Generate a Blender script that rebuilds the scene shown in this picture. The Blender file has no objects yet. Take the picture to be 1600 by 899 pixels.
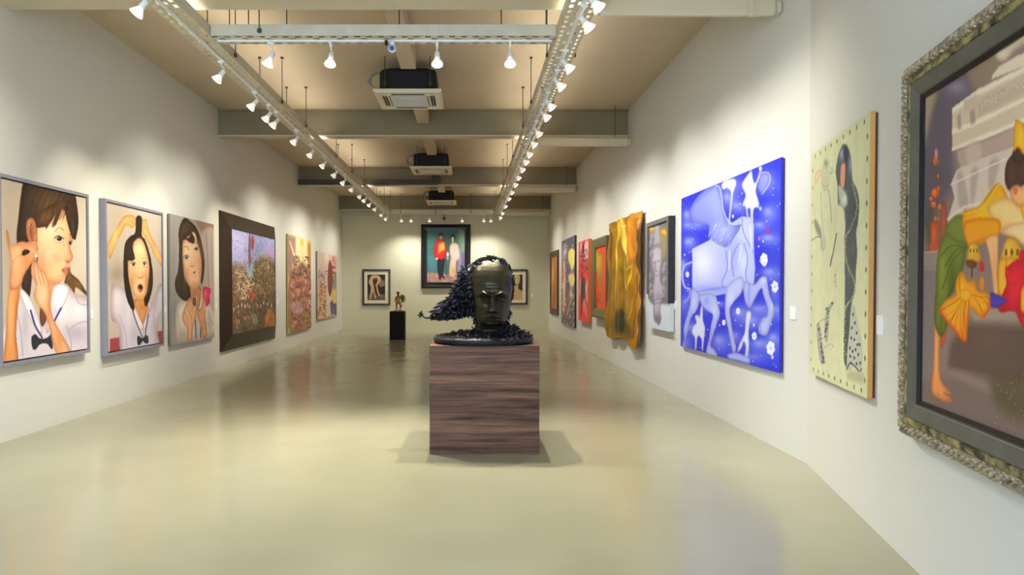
import bpy, math, random
import numpy as np
from mathutils import Vector, Matrix

rnd = random.Random(7)
nrng = np.random.RandomState(11)
COL = bpy.context.scene.collection

# ------------------------------------------------------------------ camera maths
F = 1060.0                 # focal length in pixels of the 1600x899 frame
CAMZ = 1.5
PITCH = math.radians(1.1)
PX0 = 731.0
PY0 = 450.0 + F * math.tan(PITCH)
_cp, _sp = math.cos(PITCH), math.sin(PITCH)

def ray(px, py):
    a = (px - PX0) / F
    b = (PY0 - py) / F
    # camera basis: right=(1,0,0), up=(0,sp,cp), fwd=(0,cp,-sp)
    return np.array([a, _cp + b * _sp, -_sp + b * _cp])

def hit(px, py, p0, n):
    d = ray(px, py)
    o = np.array([0, 0, CAMZ])
    p0 = np.array(p0, float); n = np.array(n, float)
    return o + d * (np.dot(p0 - o, n) / np.dot(d, n))

def project(P):
    x, y, z = P[..., 0], P[..., 1], P[..., 2] - CAMZ
    dep = y * _cp - z * _sp
    up = y * _sp + z * _cp
    return PX0 + F * x / dep, PY0 - F * up / dep

# ------------------------------------------------------------------ tagging
def tag(o, label=None, cat=None, group=None, kind=None):
    if label: o['label'] = label
    if cat: o['category'] = cat
    if group: o['group'] = group
    if kind: o['kind'] = kind
    return o

def thing(name, label, cat, loc=(0, 0, 0), group=None, rotz=0.0):
    o = bpy.data.objects.new(name, None)
    o.empty_display_size = 0.1
    COL.objects.link(o)
    o.location = loc
    o.rotation_euler = (0, 0, rotz)
    return tag(o, label, cat, group)

# ------------------------------------------------------------------ mesh builder
class MB:
    def __init__(s):
        s.v = []; s.f = []; s.sm = []
    def add(s, vs, fs, smooth=False):
        b = len(s.v)
        s.v += [tuple(map(float, p)) for p in vs]
        s.f += [tuple(b + i for i in f) for f in fs]
        s.sm += [smooth] * len(fs)
        return s
    def box(s, x0, x1, y0, y1, z0, z1):
        vs = [(x0,y0,z0),(x1,y0,z0),(x1,y1,z0),(x0,y1,z0),(x0,y0,z1),(x1,y0,z1),(x1,y1,z1),(x0,y1,z1)]
        return s.add(vs, [(0,3,2,1),(4,5,6,7),(0,1,5,4),(1,2,6,5),(2,3,7,6),(3,0,4,7)])
    def bbox(s, x0, x1, y0, y1, z0, z1, b=0.01):
        """box with chamfered edges"""
        pts = []; fs = []
        import itertools
        idx = {}
        for sx, sy, sz in itertools.product((0,1),(0,1),(0,1)):
            X = (x0, x1)[sx]; Y = (y0, y1)[sy]; Z = (z0, z1)[sz]
            ix = b if sx == 0 else -b; iy = b if sy == 0 else -b; iz = b if sz == 0 else -b
            idx[(sx,sy,sz,0)] = len(pts); pts.append((X, Y+iy, Z+iz))
            idx[(sx,sy,sz,1)] = len(pts); pts.append((X+ix, Y, Z+iz))
            idx[(sx,sy,sz,2)] = len(pts); pts.append((X+ix, Y+iy, Z))
        c = np.array([(x0+x1)/2, (y0+y1)/2, (z0+z1)/2])
        def q(*k):
            P = np.array([pts[i] for i in k])
            n = np.cross(P[1]-P[0], P[2]-P[0])
            fs.append(tuple(k) if np.dot(n, P.mean(0)-c) > 0 else tuple(reversed(k)))
        for a in (0,1):
            q(idx[(a,0,0,0)], idx[(a,1,0,0)], idx[(a,1,1,0)], idx[(a,0,1,0)])
            q(idx[(0,a,0,1)], idx[(1,a,0,1)], idx[(1,a,1,1)], idx[(0,a,1,1)])
            q(idx[(0,0,a,2)], idx[(1,0,a,2)], idx[(1,1,a,2)], idx[(0,1,a,2)])
            for d in (0,1):
                q(idx[(0,a,d,1)], idx[(1,a,d,1)], idx[(1,a,d,2)], idx[(0,a,d,2)])
                q(idx[(a,0,d,0)], idx[(a,1,d,0)], idx[(a,1,d,2)], idx[(a,0,d,2)])
                q(idx[(a,d,0,0)], idx[(a,d,1,0)], idx[(a,d,1,1)], idx[(a,d,0,1)])
        for k in itertools.product((0,1),(0,1),(0,1)):
            q(idx[k+(0,)], idx[k+(1,)], idx[k+(2,)])
        return s.add(pts, fs)
    def tube(s, path, r, n=8, cap=True):
        P = [Vector(p) for p in path]
        R = r if isinstance(r, (list, tuple)) else [r]*len(P)
        rings = []
        ref = Vector((0,0,1))
        for i, p in enumerate(P):
            t = (P[min(i+1,len(P)-1)] - P[max(i-1,0)]).normalized()
            if abs(t.dot(ref)) > .95: a = t.cross(Vector((0,1,0))).normalized() if abs(t.y) < .9 else t.cross(Vector((1,0,0))).normalized()
            else: a = t.cross(ref).normalized()
            b = t.cross(a).normalized()
            rings.append([p + (a*math.cos(2*math.pi*k/n) + b*math.sin(2*math.pi*k/n))*R[i] for k in range(n)])
        vs = [q for rg in rings for q in rg]
        fs = []
        for i in range(len(P)-1):
            for k in range(n):
                k2 = (k+1) % n
                fs.append((i*n+k, i*n+k2, (i+1)*n+k2, (i+1)*n+k))
        s.add(vs, fs, True)
        if cap:
            b = len(s.v) - len(vs)
            s.f.append(tuple(b+k for k in range(n))[::-1]); s.sm.append(False)
            s.f.append(tuple(b+(len(P)-1)*n+k for k in range(n))); s.sm.append(False)
        return s
    def lathe(s, prof, n=24, origin=(0,0,0), axis=None):
        """prof: [(r,z)]; axis: 3x3 matrix to turn the z axis"""
        M = axis or Matrix.Identity(3)
        O = Vector(origin)
        vs = []; fs = []
        for r, z in prof:
            for k in range(n):
                a = 2*math.pi*k/n
                vs.append(O + M @ Vector((r*math.cos(a), r*math.sin(a), z)))
        for i in range(len(prof)-1):
            for k in range(n):
                k2 = (k+1) % n
                fs.append((i*n+k, i*n+k2, (i+1)*n+k2, (i+1)*n+k))
        return s.add(vs, fs, True)
    def ell(s, c, r, n=10, m=7, M=None):
        c = Vector(c); vs = []; fs = []
        M = M or Matrix.Identity(3)
        for j in range(m+1):
            t = math.pi*j/m
            for k in range(n):
                a = 2*math.pi*k/n
                vs.append(c + M @ Vector((r[0]*math.sin(t)*math.cos(a), r[1]*math.sin(t)*math.sin(a), r[2]*math.cos(t))))
        for j in range(m):
            for k in range(n):
                k2 = (k+1) % n
                fs.append((j*n+k, (j+1)*n+k, (j+1)*n+k2, j*n+k2))
        return s.add(vs, fs, True)
    def solo(s, name, mat, loc):
        s.v = [(p[0]-loc[0], p[1]-loc[1], p[2]-loc[2]) for p in s.v]
        o = s.build(name, mat); o.location = loc
        return o
    def build(s, name, mat, parent=None, xf=None):
        me = bpy.data.meshes.new(name)
        vs = s.v
        if xf is not None:
            vs = [tuple(xf @ Vector(p)) for p in vs]
        if parent is not None:
            L = Vector(parent.location) if parent.parent is None else Vector(parent['_o']) if '_o' in parent else Vector((0,0,0))
            if parent.parent is not None or parent.type == 'MESH':
                L = parent_world(parent)
            if any(abs(a) > 1e-9 for a in parent.rotation_euler):
                L = Vector((0,0,0))
            vs = [(p[0]-L[0], p[1]-L[1], p[2]-L[2]) for p in vs]
        me.from_pydata(vs, [], s.f)
        me.polygons.foreach_set('use_smooth', s.sm)
        me.update()
        if mat: me.materials.append(mat)
        o = bpy.data.objects.new(name, me)
        COL.objects.link(o)
        if parent is not None: o.parent = parent
        return o

def parent_world(p):
    L = Vector((0,0,0))
    while p is not None:
        L += Vector(p.location); p = p.parent
    return L

# ------------------------------------------------------------------ materials
def srgb(c):
    out = []
    for v in c[:3]:
        v = v/255.0
        out.append(v/12.92 if v <= .04045 else ((v+.055)/1.055)**2.4)
    return (*out, 1)

def mat(name, col, rough=.5, metal=0, spec=.5, emit=None, es=0, noise=None, bump=None, coat=0):
    """noise=(scale, amount, darker colour), bump=(scale, strength)"""
    m = bpy.data.materials.new(name); m.use_nodes = True
    nt = m.node_tree; b = nt.nodes['Principled BSDF']
    b.inputs['Base Color'].default_value = srgb(col)
    b.inputs['Roughness'].default_value = rough
    b.inputs['Metallic'].default_value = metal
    b.inputs['Specular IOR Level'].default_value = spec
    if coat: b.inputs['Coat Weight'].default_value = coat; b.inputs['Coat Roughness'].default_value = .1
    if emit:
        b.inputs['Emission Color'].default_value = srgb(emit)
        b.inputs['Emission Strength'].default_value = es
    tc = nt.nodes.new('ShaderNodeTexCoord')
    if noise:
        n = nt.nodes.new('ShaderNodeTexNoise'); n.inputs['Scale'].default_value = noise[0]
        n.inputs['Detail'].default_value = 5
        nt.links.new(tc.outputs['Object'], n.inputs['Vector'])
        r = nt.nodes.new('ShaderNodeValToRGB')
        r.color_ramp.elements[0].position = .5-noise[1]; r.color_ramp.elements[1].position = .5+noise[1]
        r.color_ramp.elements[0].color = srgb(noise[2]); r.color_ramp.elements[1].color = srgb(col)
        nt.links.new(n.outputs['Fac'], r.inputs['Fac'])
        nt.links.new(r.outputs['Color'], b.inputs['Base Color'])
    if bump:
        n2 = nt.nodes.new('ShaderNodeTexNoise'); n2.inputs['Scale'].default_value = bump[0]
        n2.inputs['Detail'].default_value = 6
        nt.links.new(tc.outputs['Object'], n2.inputs['Vector'])
        bp = nt.nodes.new('ShaderNodeBump'); bp.inputs['Strength'].default_value = bump[1]
        bp.inputs['Distance'].default_value = .02
        nt.links.new(n2.outputs['Fac'], bp.inputs['Height'])
        nt.links.new(bp.outputs['Normal'], b.inputs['Normal'])
    return m

def paint_mat(name, rough=.45, spec=.4, metal=0.0):
    m = bpy.data.materials.new(name); m.use_nodes = True
    nt = m.node_tree; b = nt.nodes['Principled BSDF']
    a = nt.nodes.new('ShaderNodeVertexColor'); a.layer_name = 'Col'
    nt.links.new(a.outputs['Color'], b.inputs['Base Color'])
    b.inputs['Roughness'].default_value = rough
    b.inputs['Metallic'].default_value = metal
    b.inputs['Specular IOR Level'].default_value = spec
    tc = nt.nodes.new('ShaderNodeTexCoord')
    n2 = nt.nodes.new('ShaderNodeTexNoise'); n2.inputs['Scale'].default_value = 90
    nt.links.new(tc.outputs['Object'], n2.inputs['Vector'])
    bp = nt.nodes.new('ShaderNodeBump'); bp.inputs['Strength'].default_value = .08
    bp.inputs['Distance'].default_value = .01
    nt.links.new(n2.outputs['Fac'], bp.inputs['Height'])
    nt.links.new(bp.outputs['Normal'], b.inputs['Normal'])
    return m

M = {}
M['wall'] = mat('wall_paint', (216, 215, 208), .75, spec=.25, bump=(60, .05))
M['wall_back'] = mat('wall_paint_back', (216, 214, 188), .75, spec=.25, bump=(60, .05))
M['ceiling'] = mat('ceiling_paint', (206, 190, 164), .8, spec=.2, noise=(1.3, .3, (198, 182, 156)))
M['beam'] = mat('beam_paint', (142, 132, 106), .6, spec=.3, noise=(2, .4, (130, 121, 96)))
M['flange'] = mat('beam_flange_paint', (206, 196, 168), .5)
M['tray'] = mat('tray_white_metal', (214, 210, 192), .4, noise=(6, .3, (196, 190, 166)))
M['track'] = mat('track_white', (240, 240, 236), .3)
M['lampwhite'] = mat('lamp_white_plastic', (240, 238, 232), .3)
M['glass'] = mat('lamp_reflector_glass', (240, 240, 245), .15, emit=(255, 240, 215), es=.55)
M['lens'] = mat('lamp_lens_lit', (255, 255, 250), .3, emit=(255, 248, 232), es=9)
M['rod'] = mat('threaded_rod', (70, 64, 50), .6)
M['black'] = mat('black_insulation', (16, 17, 22), .75, bump=(30, .2))
M['panel'] = mat('aircon_panel', (226, 216, 186), .45)
M['grille'] = mat('aircon_grille', (205, 204, 192), .5)
M['slot'] = mat('aircon_slot_dark', (70, 60, 48), .7)
M['hose'] = mat('grey_hose', (150, 148, 138), .6)
M['steel'] = mat('dark_steel', (62, 58, 48), .5)
M['greyframe'] = mat('grey_blue_frame', (142, 142, 156), .45, noise=(9, .35, (132, 132, 146)))
M['gap'] = mat('dark_gap', (60, 46, 44), .8)
M['greyside'] = mat('grey_canvas_edge', (132, 130, 128), .7)
M['darkwood'] = mat('dark_wood_frame', (50, 36, 26), .35, noise=(14, .3, (34, 24, 18)))
M['blackframe'] = mat('black_frame', (14, 15, 22), .22, coat=.4)
M['mattboard'] = mat('cream_mat_board', (240, 232, 205), .8)
M['brownframe'] = mat('brown_wood_frame', (88, 58, 34), .4, noise=(20, .3, (60, 38, 22)))
M['oliveframe'] = mat('olive_frame', (118, 112, 80), .5, noise=(24, .3, (92, 88, 60)))
M['greyframe2'] = mat('warm_grey_frame', (112, 110, 106), .5)
M['navyside'] = mat('dark_navy_side', (28, 34, 44), .5)
M['goldside'] = mat('ochre_canvas_edge', (206, 150, 78), .6)
M['orangeside'] = mat('orange_canvas_edge', (205, 110, 50), .6)
M['limeside'] = mat('lime_canvas_edge', (160, 165, 60), .6)
M['darkside'] = mat('dark_canvas_edge', (32, 32, 42), .6)
M['blueside'] = mat('blue_canvas_edge', (36, 44, 205), .6)
M['tagwhite'] = mat('label_card_white', (245, 246, 248), .5)
M['silverleaf'] = mat('carved_silver_leaf', (200, 186, 156), .40, metal=.25, noise=(38, .22, (104, 84, 60)), bump=(60, .5))
M['olivegold'] = mat('mottled_olive_gold', (168, 158, 104), .45, metal=.2, noise=(17, .12, (48, 42, 26)))
M['greyolive'] = mat('grey_olive_band', (104, 102, 92), .45, noise=(8, .4, (80, 78, 66)))
M['blacklacquer'] = mat('black_lacquer_liner', (12, 12, 18), .25)
M['bronze'] = mat('dark_bronze_skin', (74, 68, 45), .37, metal=.72, noise=(5, .3, (46, 40, 30)), bump=(25, .12))
M['bronzedark'] = mat('blackened_bronze', (66, 66, 72), .29, metal=.8, noise=(16, .3, (30, 30, 36)), bump=(45, .4))
M['bronzebase'] = mat('dull_bronze_base', (40, 42, 48), .48, metal=.6, noise=(12, .3, (24, 25, 30)), bump=(30, .4))
M['goldbronze'] = mat('gilded_bronze', (176, 130, 70), .35, metal=.6, noise=(20, .25, (110, 76, 40)))
M['marble'] = mat('small_statue_base', (190, 150, 120), .4)
M['darkplinth'] = mat('dark_brown_plinth', (26, 14, 14), .65, spec=.2)
M['cctv'] = mat('cctv_white', (220, 222, 226), .3)
M['cctvlens'] = mat('cctv_blue_lens', (30, 60, 170), .1)
M['navyclip'] = mat('navy_clip', (20, 48, 84), .5)
M['goldcloth_back'] = mat('gold_cloth_back', (120, 84, 20), .5)
M['pale'] = mat('pale_panel_edge', (205, 212, 218), .5)
LIGHT_W = 100; LIGHT_C = 420; WORLD_S = 7.0; UP_W = 22; EXPO = -0.04; VT = 'Standard'; ART_G = 1.04; ART_S = 1.15
# ------------------------------------------------------------------ the room
XL, XR, YB, HC = -4.50, 2.89, 24.3, CAMZ + 3.21
YF = -2.2
BEND = 5.76
SL = 0.235
XNEAR = XR - SL*(BEND - YF)

def quad_wall(name, pts, material):
    mb = MB(); mb.add(pts, [(0,1,2,3)])
    return tag(mb.build(name, material), kind='structure')

def slab(name, poly, z0, z1, material):
    n = len(poly); mb = MB()
    vs = [(x,y,z0) for x,y in poly] + [(x,y,z1) for x,y in poly]
    fs = [tuple(range(n))[::-1], tuple(range(n, 2*n))] + [(i, (i+1)%n, n+(i+1)%n, n+i) for i in range(n)]
    mb.add(vs, fs)
    return tag(mb.build(name, material), kind='structure')

# floor: polished pale epoxy
def floor_mat():
    m = bpy.data.materials.new('polished_floor'); m.use_nodes = True
    nt = m.node_tree; b = nt.nodes['Principled BSDF']
    tc = nt.nodes.new('ShaderNodeTexCoord')
    n = nt.nodes.new('ShaderNodeTexNoise'); n.inputs['Scale'].default_value = .55; n.inputs['Detail'].default_value = 6
    nt.links.new(tc.outputs['Object'], n.inputs['Vector'])
    r = nt.nodes.new('ShaderNodeValToRGB')
    r.color_ramp.elements[0].position = .3; r.color_ramp.elements[1].position = .72
    r.color_ramp.elements[0].color = srgb((154, 150, 122)); r.color_ramp.elements[1].color = srgb((166, 163, 136))
    nt.links.new(n.outputs['Fac'], r.inputs['Fac'])
    nt.links.new(r.outputs['Color'], b.inputs['Base Color'])
    n3 = nt.nodes.new('ShaderNodeTexNoise'); n3.inputs['Scale'].default_value = 2.2; n3.inputs['Detail'].default_value = 4
    nt.links.new(tc.outputs['Object'], n3.inputs['Vector'])
    mr = nt.nodes.new('ShaderNodeMapRange')
    mr.inputs['To Min'].default_value = .16; mr.inputs['To Max'].default_value = .25
    nt.links.new(n3.outputs['Fac'], mr.inputs['Value'])
    nt.links.new(mr.outputs['Result'], b.inputs['Roughness'])
    b.inputs['Specular IOR Level'].default_value = .85
    return m
M['floor'] = floor_mat()
foot = [(XL-.2, YF), (XNEAR+.2, YF), (XR+.2, BEND), (XR+.2, YB+.2), (XL-.2, YB+.2)]
slab('floor', foot, -.15, 0, M['floor'])
slab('ceiling', foot, HC, HC+.15, M['ceiling'])
slab('wall_left', [(XL-.2, YF), (XL, YF), (XL, YB), (XL-.2, YB)], 0, HC, M['wall'])
slab('wall_back', [(XL-.2, YB), (XR+.2, YB), (XR+.2, YB+.2), (XL-.2, YB+.2)], 0, HC, M['wall_back'])
slab('wall_right', [(XNEAR, YF), (XNEAR+.2, YF), (XR+.2, BEND-.02), (XR+.2, YB), (XR, YB), (XR, BEND)], 0, HC, M['wall'])

# beams: web, flanges (structure)
ZB = CAMZ + 2.725
beamY = [.7, 6.46, 12.24, 18.08, 23.72]
for i, y in enumerate(beamY):
    xr = (XNEAR + SL*(y+.3 - YF) if y < BEND else XR) - .002
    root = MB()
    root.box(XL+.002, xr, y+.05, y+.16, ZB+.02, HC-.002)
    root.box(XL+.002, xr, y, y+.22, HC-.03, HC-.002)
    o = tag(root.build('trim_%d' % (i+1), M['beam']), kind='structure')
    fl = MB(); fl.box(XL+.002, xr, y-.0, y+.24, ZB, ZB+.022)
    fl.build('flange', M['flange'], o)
# narrow beam running down the room under the ceiling
for i in range(len(beamY)-1):
    o = None
    segs = [(beamY[i]+.24, beamY[i+1]+.045)]
    for ya in (9.40, 15.35, 21.30):
        if segs[0][0] < ya < segs[0][1]: segs = [(segs[0][0], ya-.15), (ya+1.0, segs[0][1])]
    mb = MB()
    for s0, s1 in segs: mb.bbox(-.91, -.70, s0, s1, CAMZ+2.965, HC-.002, .006)
    tag(mb.build('trim_%d' % (6+i), M['ceiling']), kind='structure')

# ------------------------------------------------------------------ cable trays with lighting track
ZT = CAMZ + 2.55     # underside
def tray(name, label, axis, a0, a1, c0, c1, rods):
    """axis 'y' or 'x': runs a0..a1, across c0..c1"""
    cm = (c0+c1)/2
    def P(a, c, z):
        return (c, a, z) if axis == 'y' else (a, c, z)
    loc = P(a0, cm, ZT)
    t = thing(name, label, 'cable tray', loc)
    mb = MB()
    W = c1-c0
    # perforated bottom plate
    cuts = [0, .02, .055, W/2-.045, W/2-.02, W/2+.02, W/2+.045, W-.055, W-.02, W]
    holes_c = {1, 7}
    fine_c = {3, 5}
    n = int((a1-a0)/.06)
    st = (a1-a0)/n
    for k in range(n):
        s0, s1 = a0+k*st, a0+(k+1)*st
        for j in range(len(cuts)-1):
            b0, b1 = c0+cuts[j], c0+cuts[j+1]
            hole = (j in holes_c and k % 2 == 0) or (j in fine_c and k % 4 == 1)
            if hole: continue
            mb.add([P(s0,b0,ZT),P(s1,b0,ZT),P(s1,b1,ZT),P(s0,b1,ZT)], [(0,1,2,3)])
    # side walls with rolled lip
    for c, d in ((c0, 1), (c1, -1)):
        e = .004*d
        A = [P(a0,c,ZT),P(a1,c,ZT),P(a1,c,ZT+.11),P(a0,c,ZT+.11)]
        B = [P(a0,c+e,ZT+.11),P(a1,c+e,ZT+.11),P(a1,c+e,ZT),P(a0,c+e,ZT)]
        mb.add(A+B, [(0,1,2,3),(4,5,6,7),(3,2,5,4)])
        mb.add([P(a0,c,ZT+.11),P(a1,c,ZT+.11),P(a1,c+d*.015,ZT+.11),P(a0,c+d*.015,ZT+.11)], [(0,1,2,3)])
    for a in (a0, a1):
        mb.add([P(a,c0,ZT),P(a,c1,ZT),P(a,c1,ZT+.1),P(a,c0,ZT+.1)], [(0,1,2,3)])
    # cables lying inside
    mb.build('perforated_channel', M['tray'], t)
    tr = MB()
    w = .018
    if axis == 'y': tr.bbox(cm-w, cm+w, a0+.12, a1-.12, ZT-.022, ZT-.001, .004)
    else: tr.bbox(a0+.03, a1-.03, cm-w, cm+w, ZT-.022, ZT-.001, .004)
    tr.build('track_rail', M['track'], t)
    for a, side, top in rods:
        c = (c0-.02) if side < 0 else (c1+.02)
        rb = MB()
        rb.tube([P(a,c,ZT+.03), P(a,c,top)], .006, 6)
        rb.bbox(*( (c-.012, c+.012, a-.02, a+.02) if axis=='y' else (a-.02, a+.02, c-.012, c+.012)), ZT+.02, ZT+.06, .003)
        rb.bbox(*( (c-.02, c+.02, a-.02, a+.02) if axis=='y' else (a-.02, a+.02, c-.02, c+.02)), top-.02, top-.001, .003)
        rb.build('hanger_rod', M['rod'], t)
    return t
ry = [7.6, 9.5, 10.9, 13.4, 15.2, 17.0, 19.3, 21.0, 22.6]
TY0, TY1 = 6.90, 23.3
tray('cable_tray', 'long perforated white cable tray along the left side, carrying the left row of spotlights', 'y', 4.6, TY1+.26, -2.875, -2.605,
     [(y, s, HC) for y in [5.3]+ry for s in (-1, 1)])
tray('cable_tray', 'long perforated white cable tray along the right side, carrying the right row of spotlights', 'y', 4.6, TY1+.26, .90, 1.17,
     [(y, s, HC) for y in [5.3]+ry for s in (-1, 1)])
tray('cable_tray', 'near cross tray of white perforated metal between the two long trays, with four big spotlights', 'x', -2.60, .895, TY0, TY0+.25,
     [(x, 1, HC) for x in (-2.5, -2.3, -1.9, -.72, .35, .82)] + [(-2.1, -1, HC)])
tray('cable_tray', 'far cross tray between the two long trays, just before the back wall', 'x', -2.60, .895, TY1, TY1+.25,
     [(x, -1, HC) for x in (-2.3, -1.1, .1)])

# ------------------------------------------------------------------ box conduits at right, dark steel channel at left
for k, (y, nm) in enumerate(((6.34, 'nearest beam'), (12.10, 'second beam'), (17.95, 'third beam'), (23.6, 'farthest beam'))):
    t = thing('cable_trunking', 'pale rounded cable trunking running to the right wall under the %s' % nm, 'trunking', (1.2, y, CAMZ+2.5), 'trunkings along the right hand beam undersides')
    mb = MB(); x1 = 2.885
    mb.bbox(1.19, x1-.05, y-.10, y-.001, CAMZ+2.50, CAMZ+2.66, .03)
    mb.build('casing', M['flange'], t)
    e = MB(); e.bbox(x1-.052, x1, y-.095, y-.006, CAMZ+2.515, CAMZ+2.645, .025)
    e.tube([(x1-.02, y-.1, CAMZ+2.58), (x1-.02, y-.094, CAMZ+2.58)], .008, 8)
    e.build('end_cap', M['flange'], t)
    if k:
        r = MB(); r.tube([(2.6, y-.05, CAMZ+2.66), (2.6, y-.05, HC)], .006, 6); r.build('hanger_rod', M['rod'], t)
    if k == 0:
        c = MB(); c.bbox(2.56, 2.60, y-.112, y-.101, CAMZ+2.47, CAMZ+2.75, .004); c.bbox(2.63, 2.65, y-.112, y-.101, CAMZ+2.47, CAMZ+2.70, .004)
        c.build('strap', M['flange'], t)
        c = MB(); c.bbox(2.50, 2.56, y-.105, y-.02, CAMZ+2.662, CAMZ+2.79, .006); c.build('clip', M['navyclip'], t)['label'] = 'navy blue clip'
t = thing('steel_channel', 'dark steel channel fixed along the left half of the third beam', 'channel', (-2.6, 17.9, ZB))
mb = MB()
mb.box(XL+.01, -.78, 18.0, 18.075, ZB+.005, ZB+.02); mb.box(XL+.01, -.78, 18.0, 18.01, ZB+.02, ZB+.14); mb.box(XL+.01, -.78, 18.065, 18.075, ZB+.02, ZB+.14)
mb.build('channel_run', M['steel'], t)
mb = MB(); mb.bbox(-.95, -.72, 17.93, 17.998, ZB+.03, ZB+.30, .01); mb.build('junction_box', M['steel'], t)

# ------------------------------------------------------------------ ceiling cassette air conditioners
def aircon(y0, label):
    z = CAMZ + 2.70
    x0, x1, w = -1.31, -.365, .95
    y1 = y0 + w
    xm, ym = (x0+x1)/2, (y0+y1)/2
    t = thing('air_conditioner', label, 'air conditioner', (xm, ym, z), 'cassette air conditioners down the middle of the ceiling')
    # panel with chamfered edge + four slots
    mb = MB()
    prof = [(0, .045), (.0, .03), (.03, .0), ]
    def ringpts(i, zz): return [(x0+i, y0+i, z+zz), (x1-i, y0+i, z+zz), (x1-i, y1-i, z+zz), (x0+i, y1-i, z+zz)]
    rings = [ringpts(0,.045), ringpts(0,.02), ringpts(.03,0), ringpts(.10,0), ringpts(.105,.012), ringpts(.165,.012), ringpts(.17,0), ringpts(.2,-.002)]
    vs = [p for r in rings for p in r]
    fs = []
    for i in range(len(rings)-1):
        for k in range(4):
            k2 = (k+1) % 4
            fs.append((i*4+k, (i+1)*4+k, (i+1)*4+k2, i*4+k2))
    fs.append((0,1,2,3))
    mb.add(vs, fs)
    mb.build('panel', M['panel'], t)
    for (a0,a1,b0,b1) in ((x0+.24,x1-.24,y0+.11,y0+.155),(x0+.24,x1-.24,y1-.155,y1-.11),(x0+.105,x0+.128,y0+.24,y1-.24),(x0+.142,x0+.162,y0+.24,y1-.24),(x1-.128,x1-.105,y0+.24,y1-.24),(x1-.162,x1-.142,y0+.24,y1-.24)):
        s_ = MB(); s_.box(a0,a1,b0,b1,z-.001,z+.006); s_.build('air_slot', M['slot'], t)
    g = MB()
    g.box(x0+.21, x1-.21, y0+.21, y1-.21, z-.006, z-.003)
    nb = 22
    for k in range(nb):
        yy = y0+.23 + (w-.46)*k/(nb-1)
        g.box(x0+.22, x1-.22, yy-.005, yy+.005, z-.012, z-.006)
    g.build('intake_grille', M['grille'], t)
    # black insulated body with cut corners
    b = MB(); i = .075; c = .14; zt = z+.36
    oct_ = [(x0+i+c,y0+i),(x1-i-c,y0+i),(x1-i,y0+i+c*.6),(x1-i,y1-i-c),(x1-i-c,y1-i),(x0+i+c,y1-i),(x0+i,y1-i-c),(x0+i,y0+i+c*.6)]
    n = 8
    def sh(f): return [((px-xm)*f+xm, (py-ym)*f+ym) for px,py in oct_]
    vs = [(px,py,z+.046) for px,py in oct_] + [(px,py,zt-.05) for px,py in oct_] + [(px,py,zt) for px,py in sh(.93)]
    fs = [tuple(range(n))[::-1], tuple(range(2*n,3*n))]
    for k in range(n):
        k2 = (k+1)%n
        fs += [(k,k2,n+k2,n+k),(n+k,n+k2,2*n+k2,2*n+k)]
    b.add(vs, fs); b.build('insulated_body', M['black'], t)
    for sx in (x0+.16, x1-.16):
        for sy in (y0+.055, y1-.055):
            r = MB(); r.tube([(sx,sy,z+.046),(sx,sy,HC-.001)], .006, 6)
            r.box(sx-.02, sx+.02, min(sy, sy+.03), max(sy, sy+.03)+.005, z+.12, z+.15)
            r.build('hanging_rod', M['rod'], t)
    h = MB()
    pts = []
    for k in range(15):
        a = math.pi*(.5 + k/14.0)
        pts.append((x0+.04+.13*math.cos(a), y0+.2, z+.22+.12*math.sin(a)))
    pts = [(x0+.5, y0+.3, z+.385), (x0+.3, y0+.24, z+.375)] + pts + [(x0+.1, y0+.22, z+.10)]
    h.tube(pts, .017, 8)
    h.tube([(p[0]+.03, p[1]+.03, p[2]-.012) for p in pts], .010, 8)
    h.build('refrigerant_hose', M['hose'], t)
aircon(9.40, 'nearest and largest ceiling cassette air conditioner with black body above cream panel')
aircon(15.35, 'middle ceiling cassette air conditioner, between the second and third beams')
aircon(21.30, 'farthest and smallest looking ceiling cassette air conditioner near the back wall')

# cctv and sensor
p = hit(611, 79, (0, TY0-.02, 0), (0, 1, 0))
t = thing('security_camera', 'small white dome camera with a blue lens under the near cross tray', 'security camera', (p[0], TY0+.1, ZT))
mb = MB(); mb.lathe([(0,0),(.03,0),(.035,-.02),(.02,-.04),(.02,-.06)], 16, (p[0], TY0+.1, ZT-.0225)); mb.build('mount', M['cctv'], t)
mb = MB(); mb.ell((p[0], TY0+.085, ZT-.105), (.042,.042,.042), 18, 12); mb.build('housing', M['cctv'], t)
mb = MB(); mb.lathe([(.022,0),(.022,.012),(.014,.018),(0,.018)], 16, (p[0], TY0+.048, ZT-.112), Matrix.Rotation(math.radians(105), 3, 'X')); mb.build('lens', M['cctvlens'], t)['label'] = 'blue glass lens'
mb = MB(); mb.bbox(p[0]-.075, p[0]-.045, TY0+.06, TY0+.1, ZT-.07, ZT-.0225, .005); mb.build('cable_box', M['black'], t)
p = hit(694, 340, (0, TY1+.1, 0), (0, 1, 0))
t = thing('hanging_sensor', 'tiny dark sensor hanging from the middle of the far cross tray', 'sensor', (p[0], TY1+.1, ZT))
mb = MB(); mb.tube([(p[0],TY1+.1,ZT-.0245),(p[0],TY1+.1,ZT-.12)], .012, 8); mb.build('stalk', M['steel'], t)
mb = MB(); mb.ell((p[0],TY1+.1,ZT-.17), (.05,.05,.055), 14, 9); mb.build('sensor_head', M['steel'], t)

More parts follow.
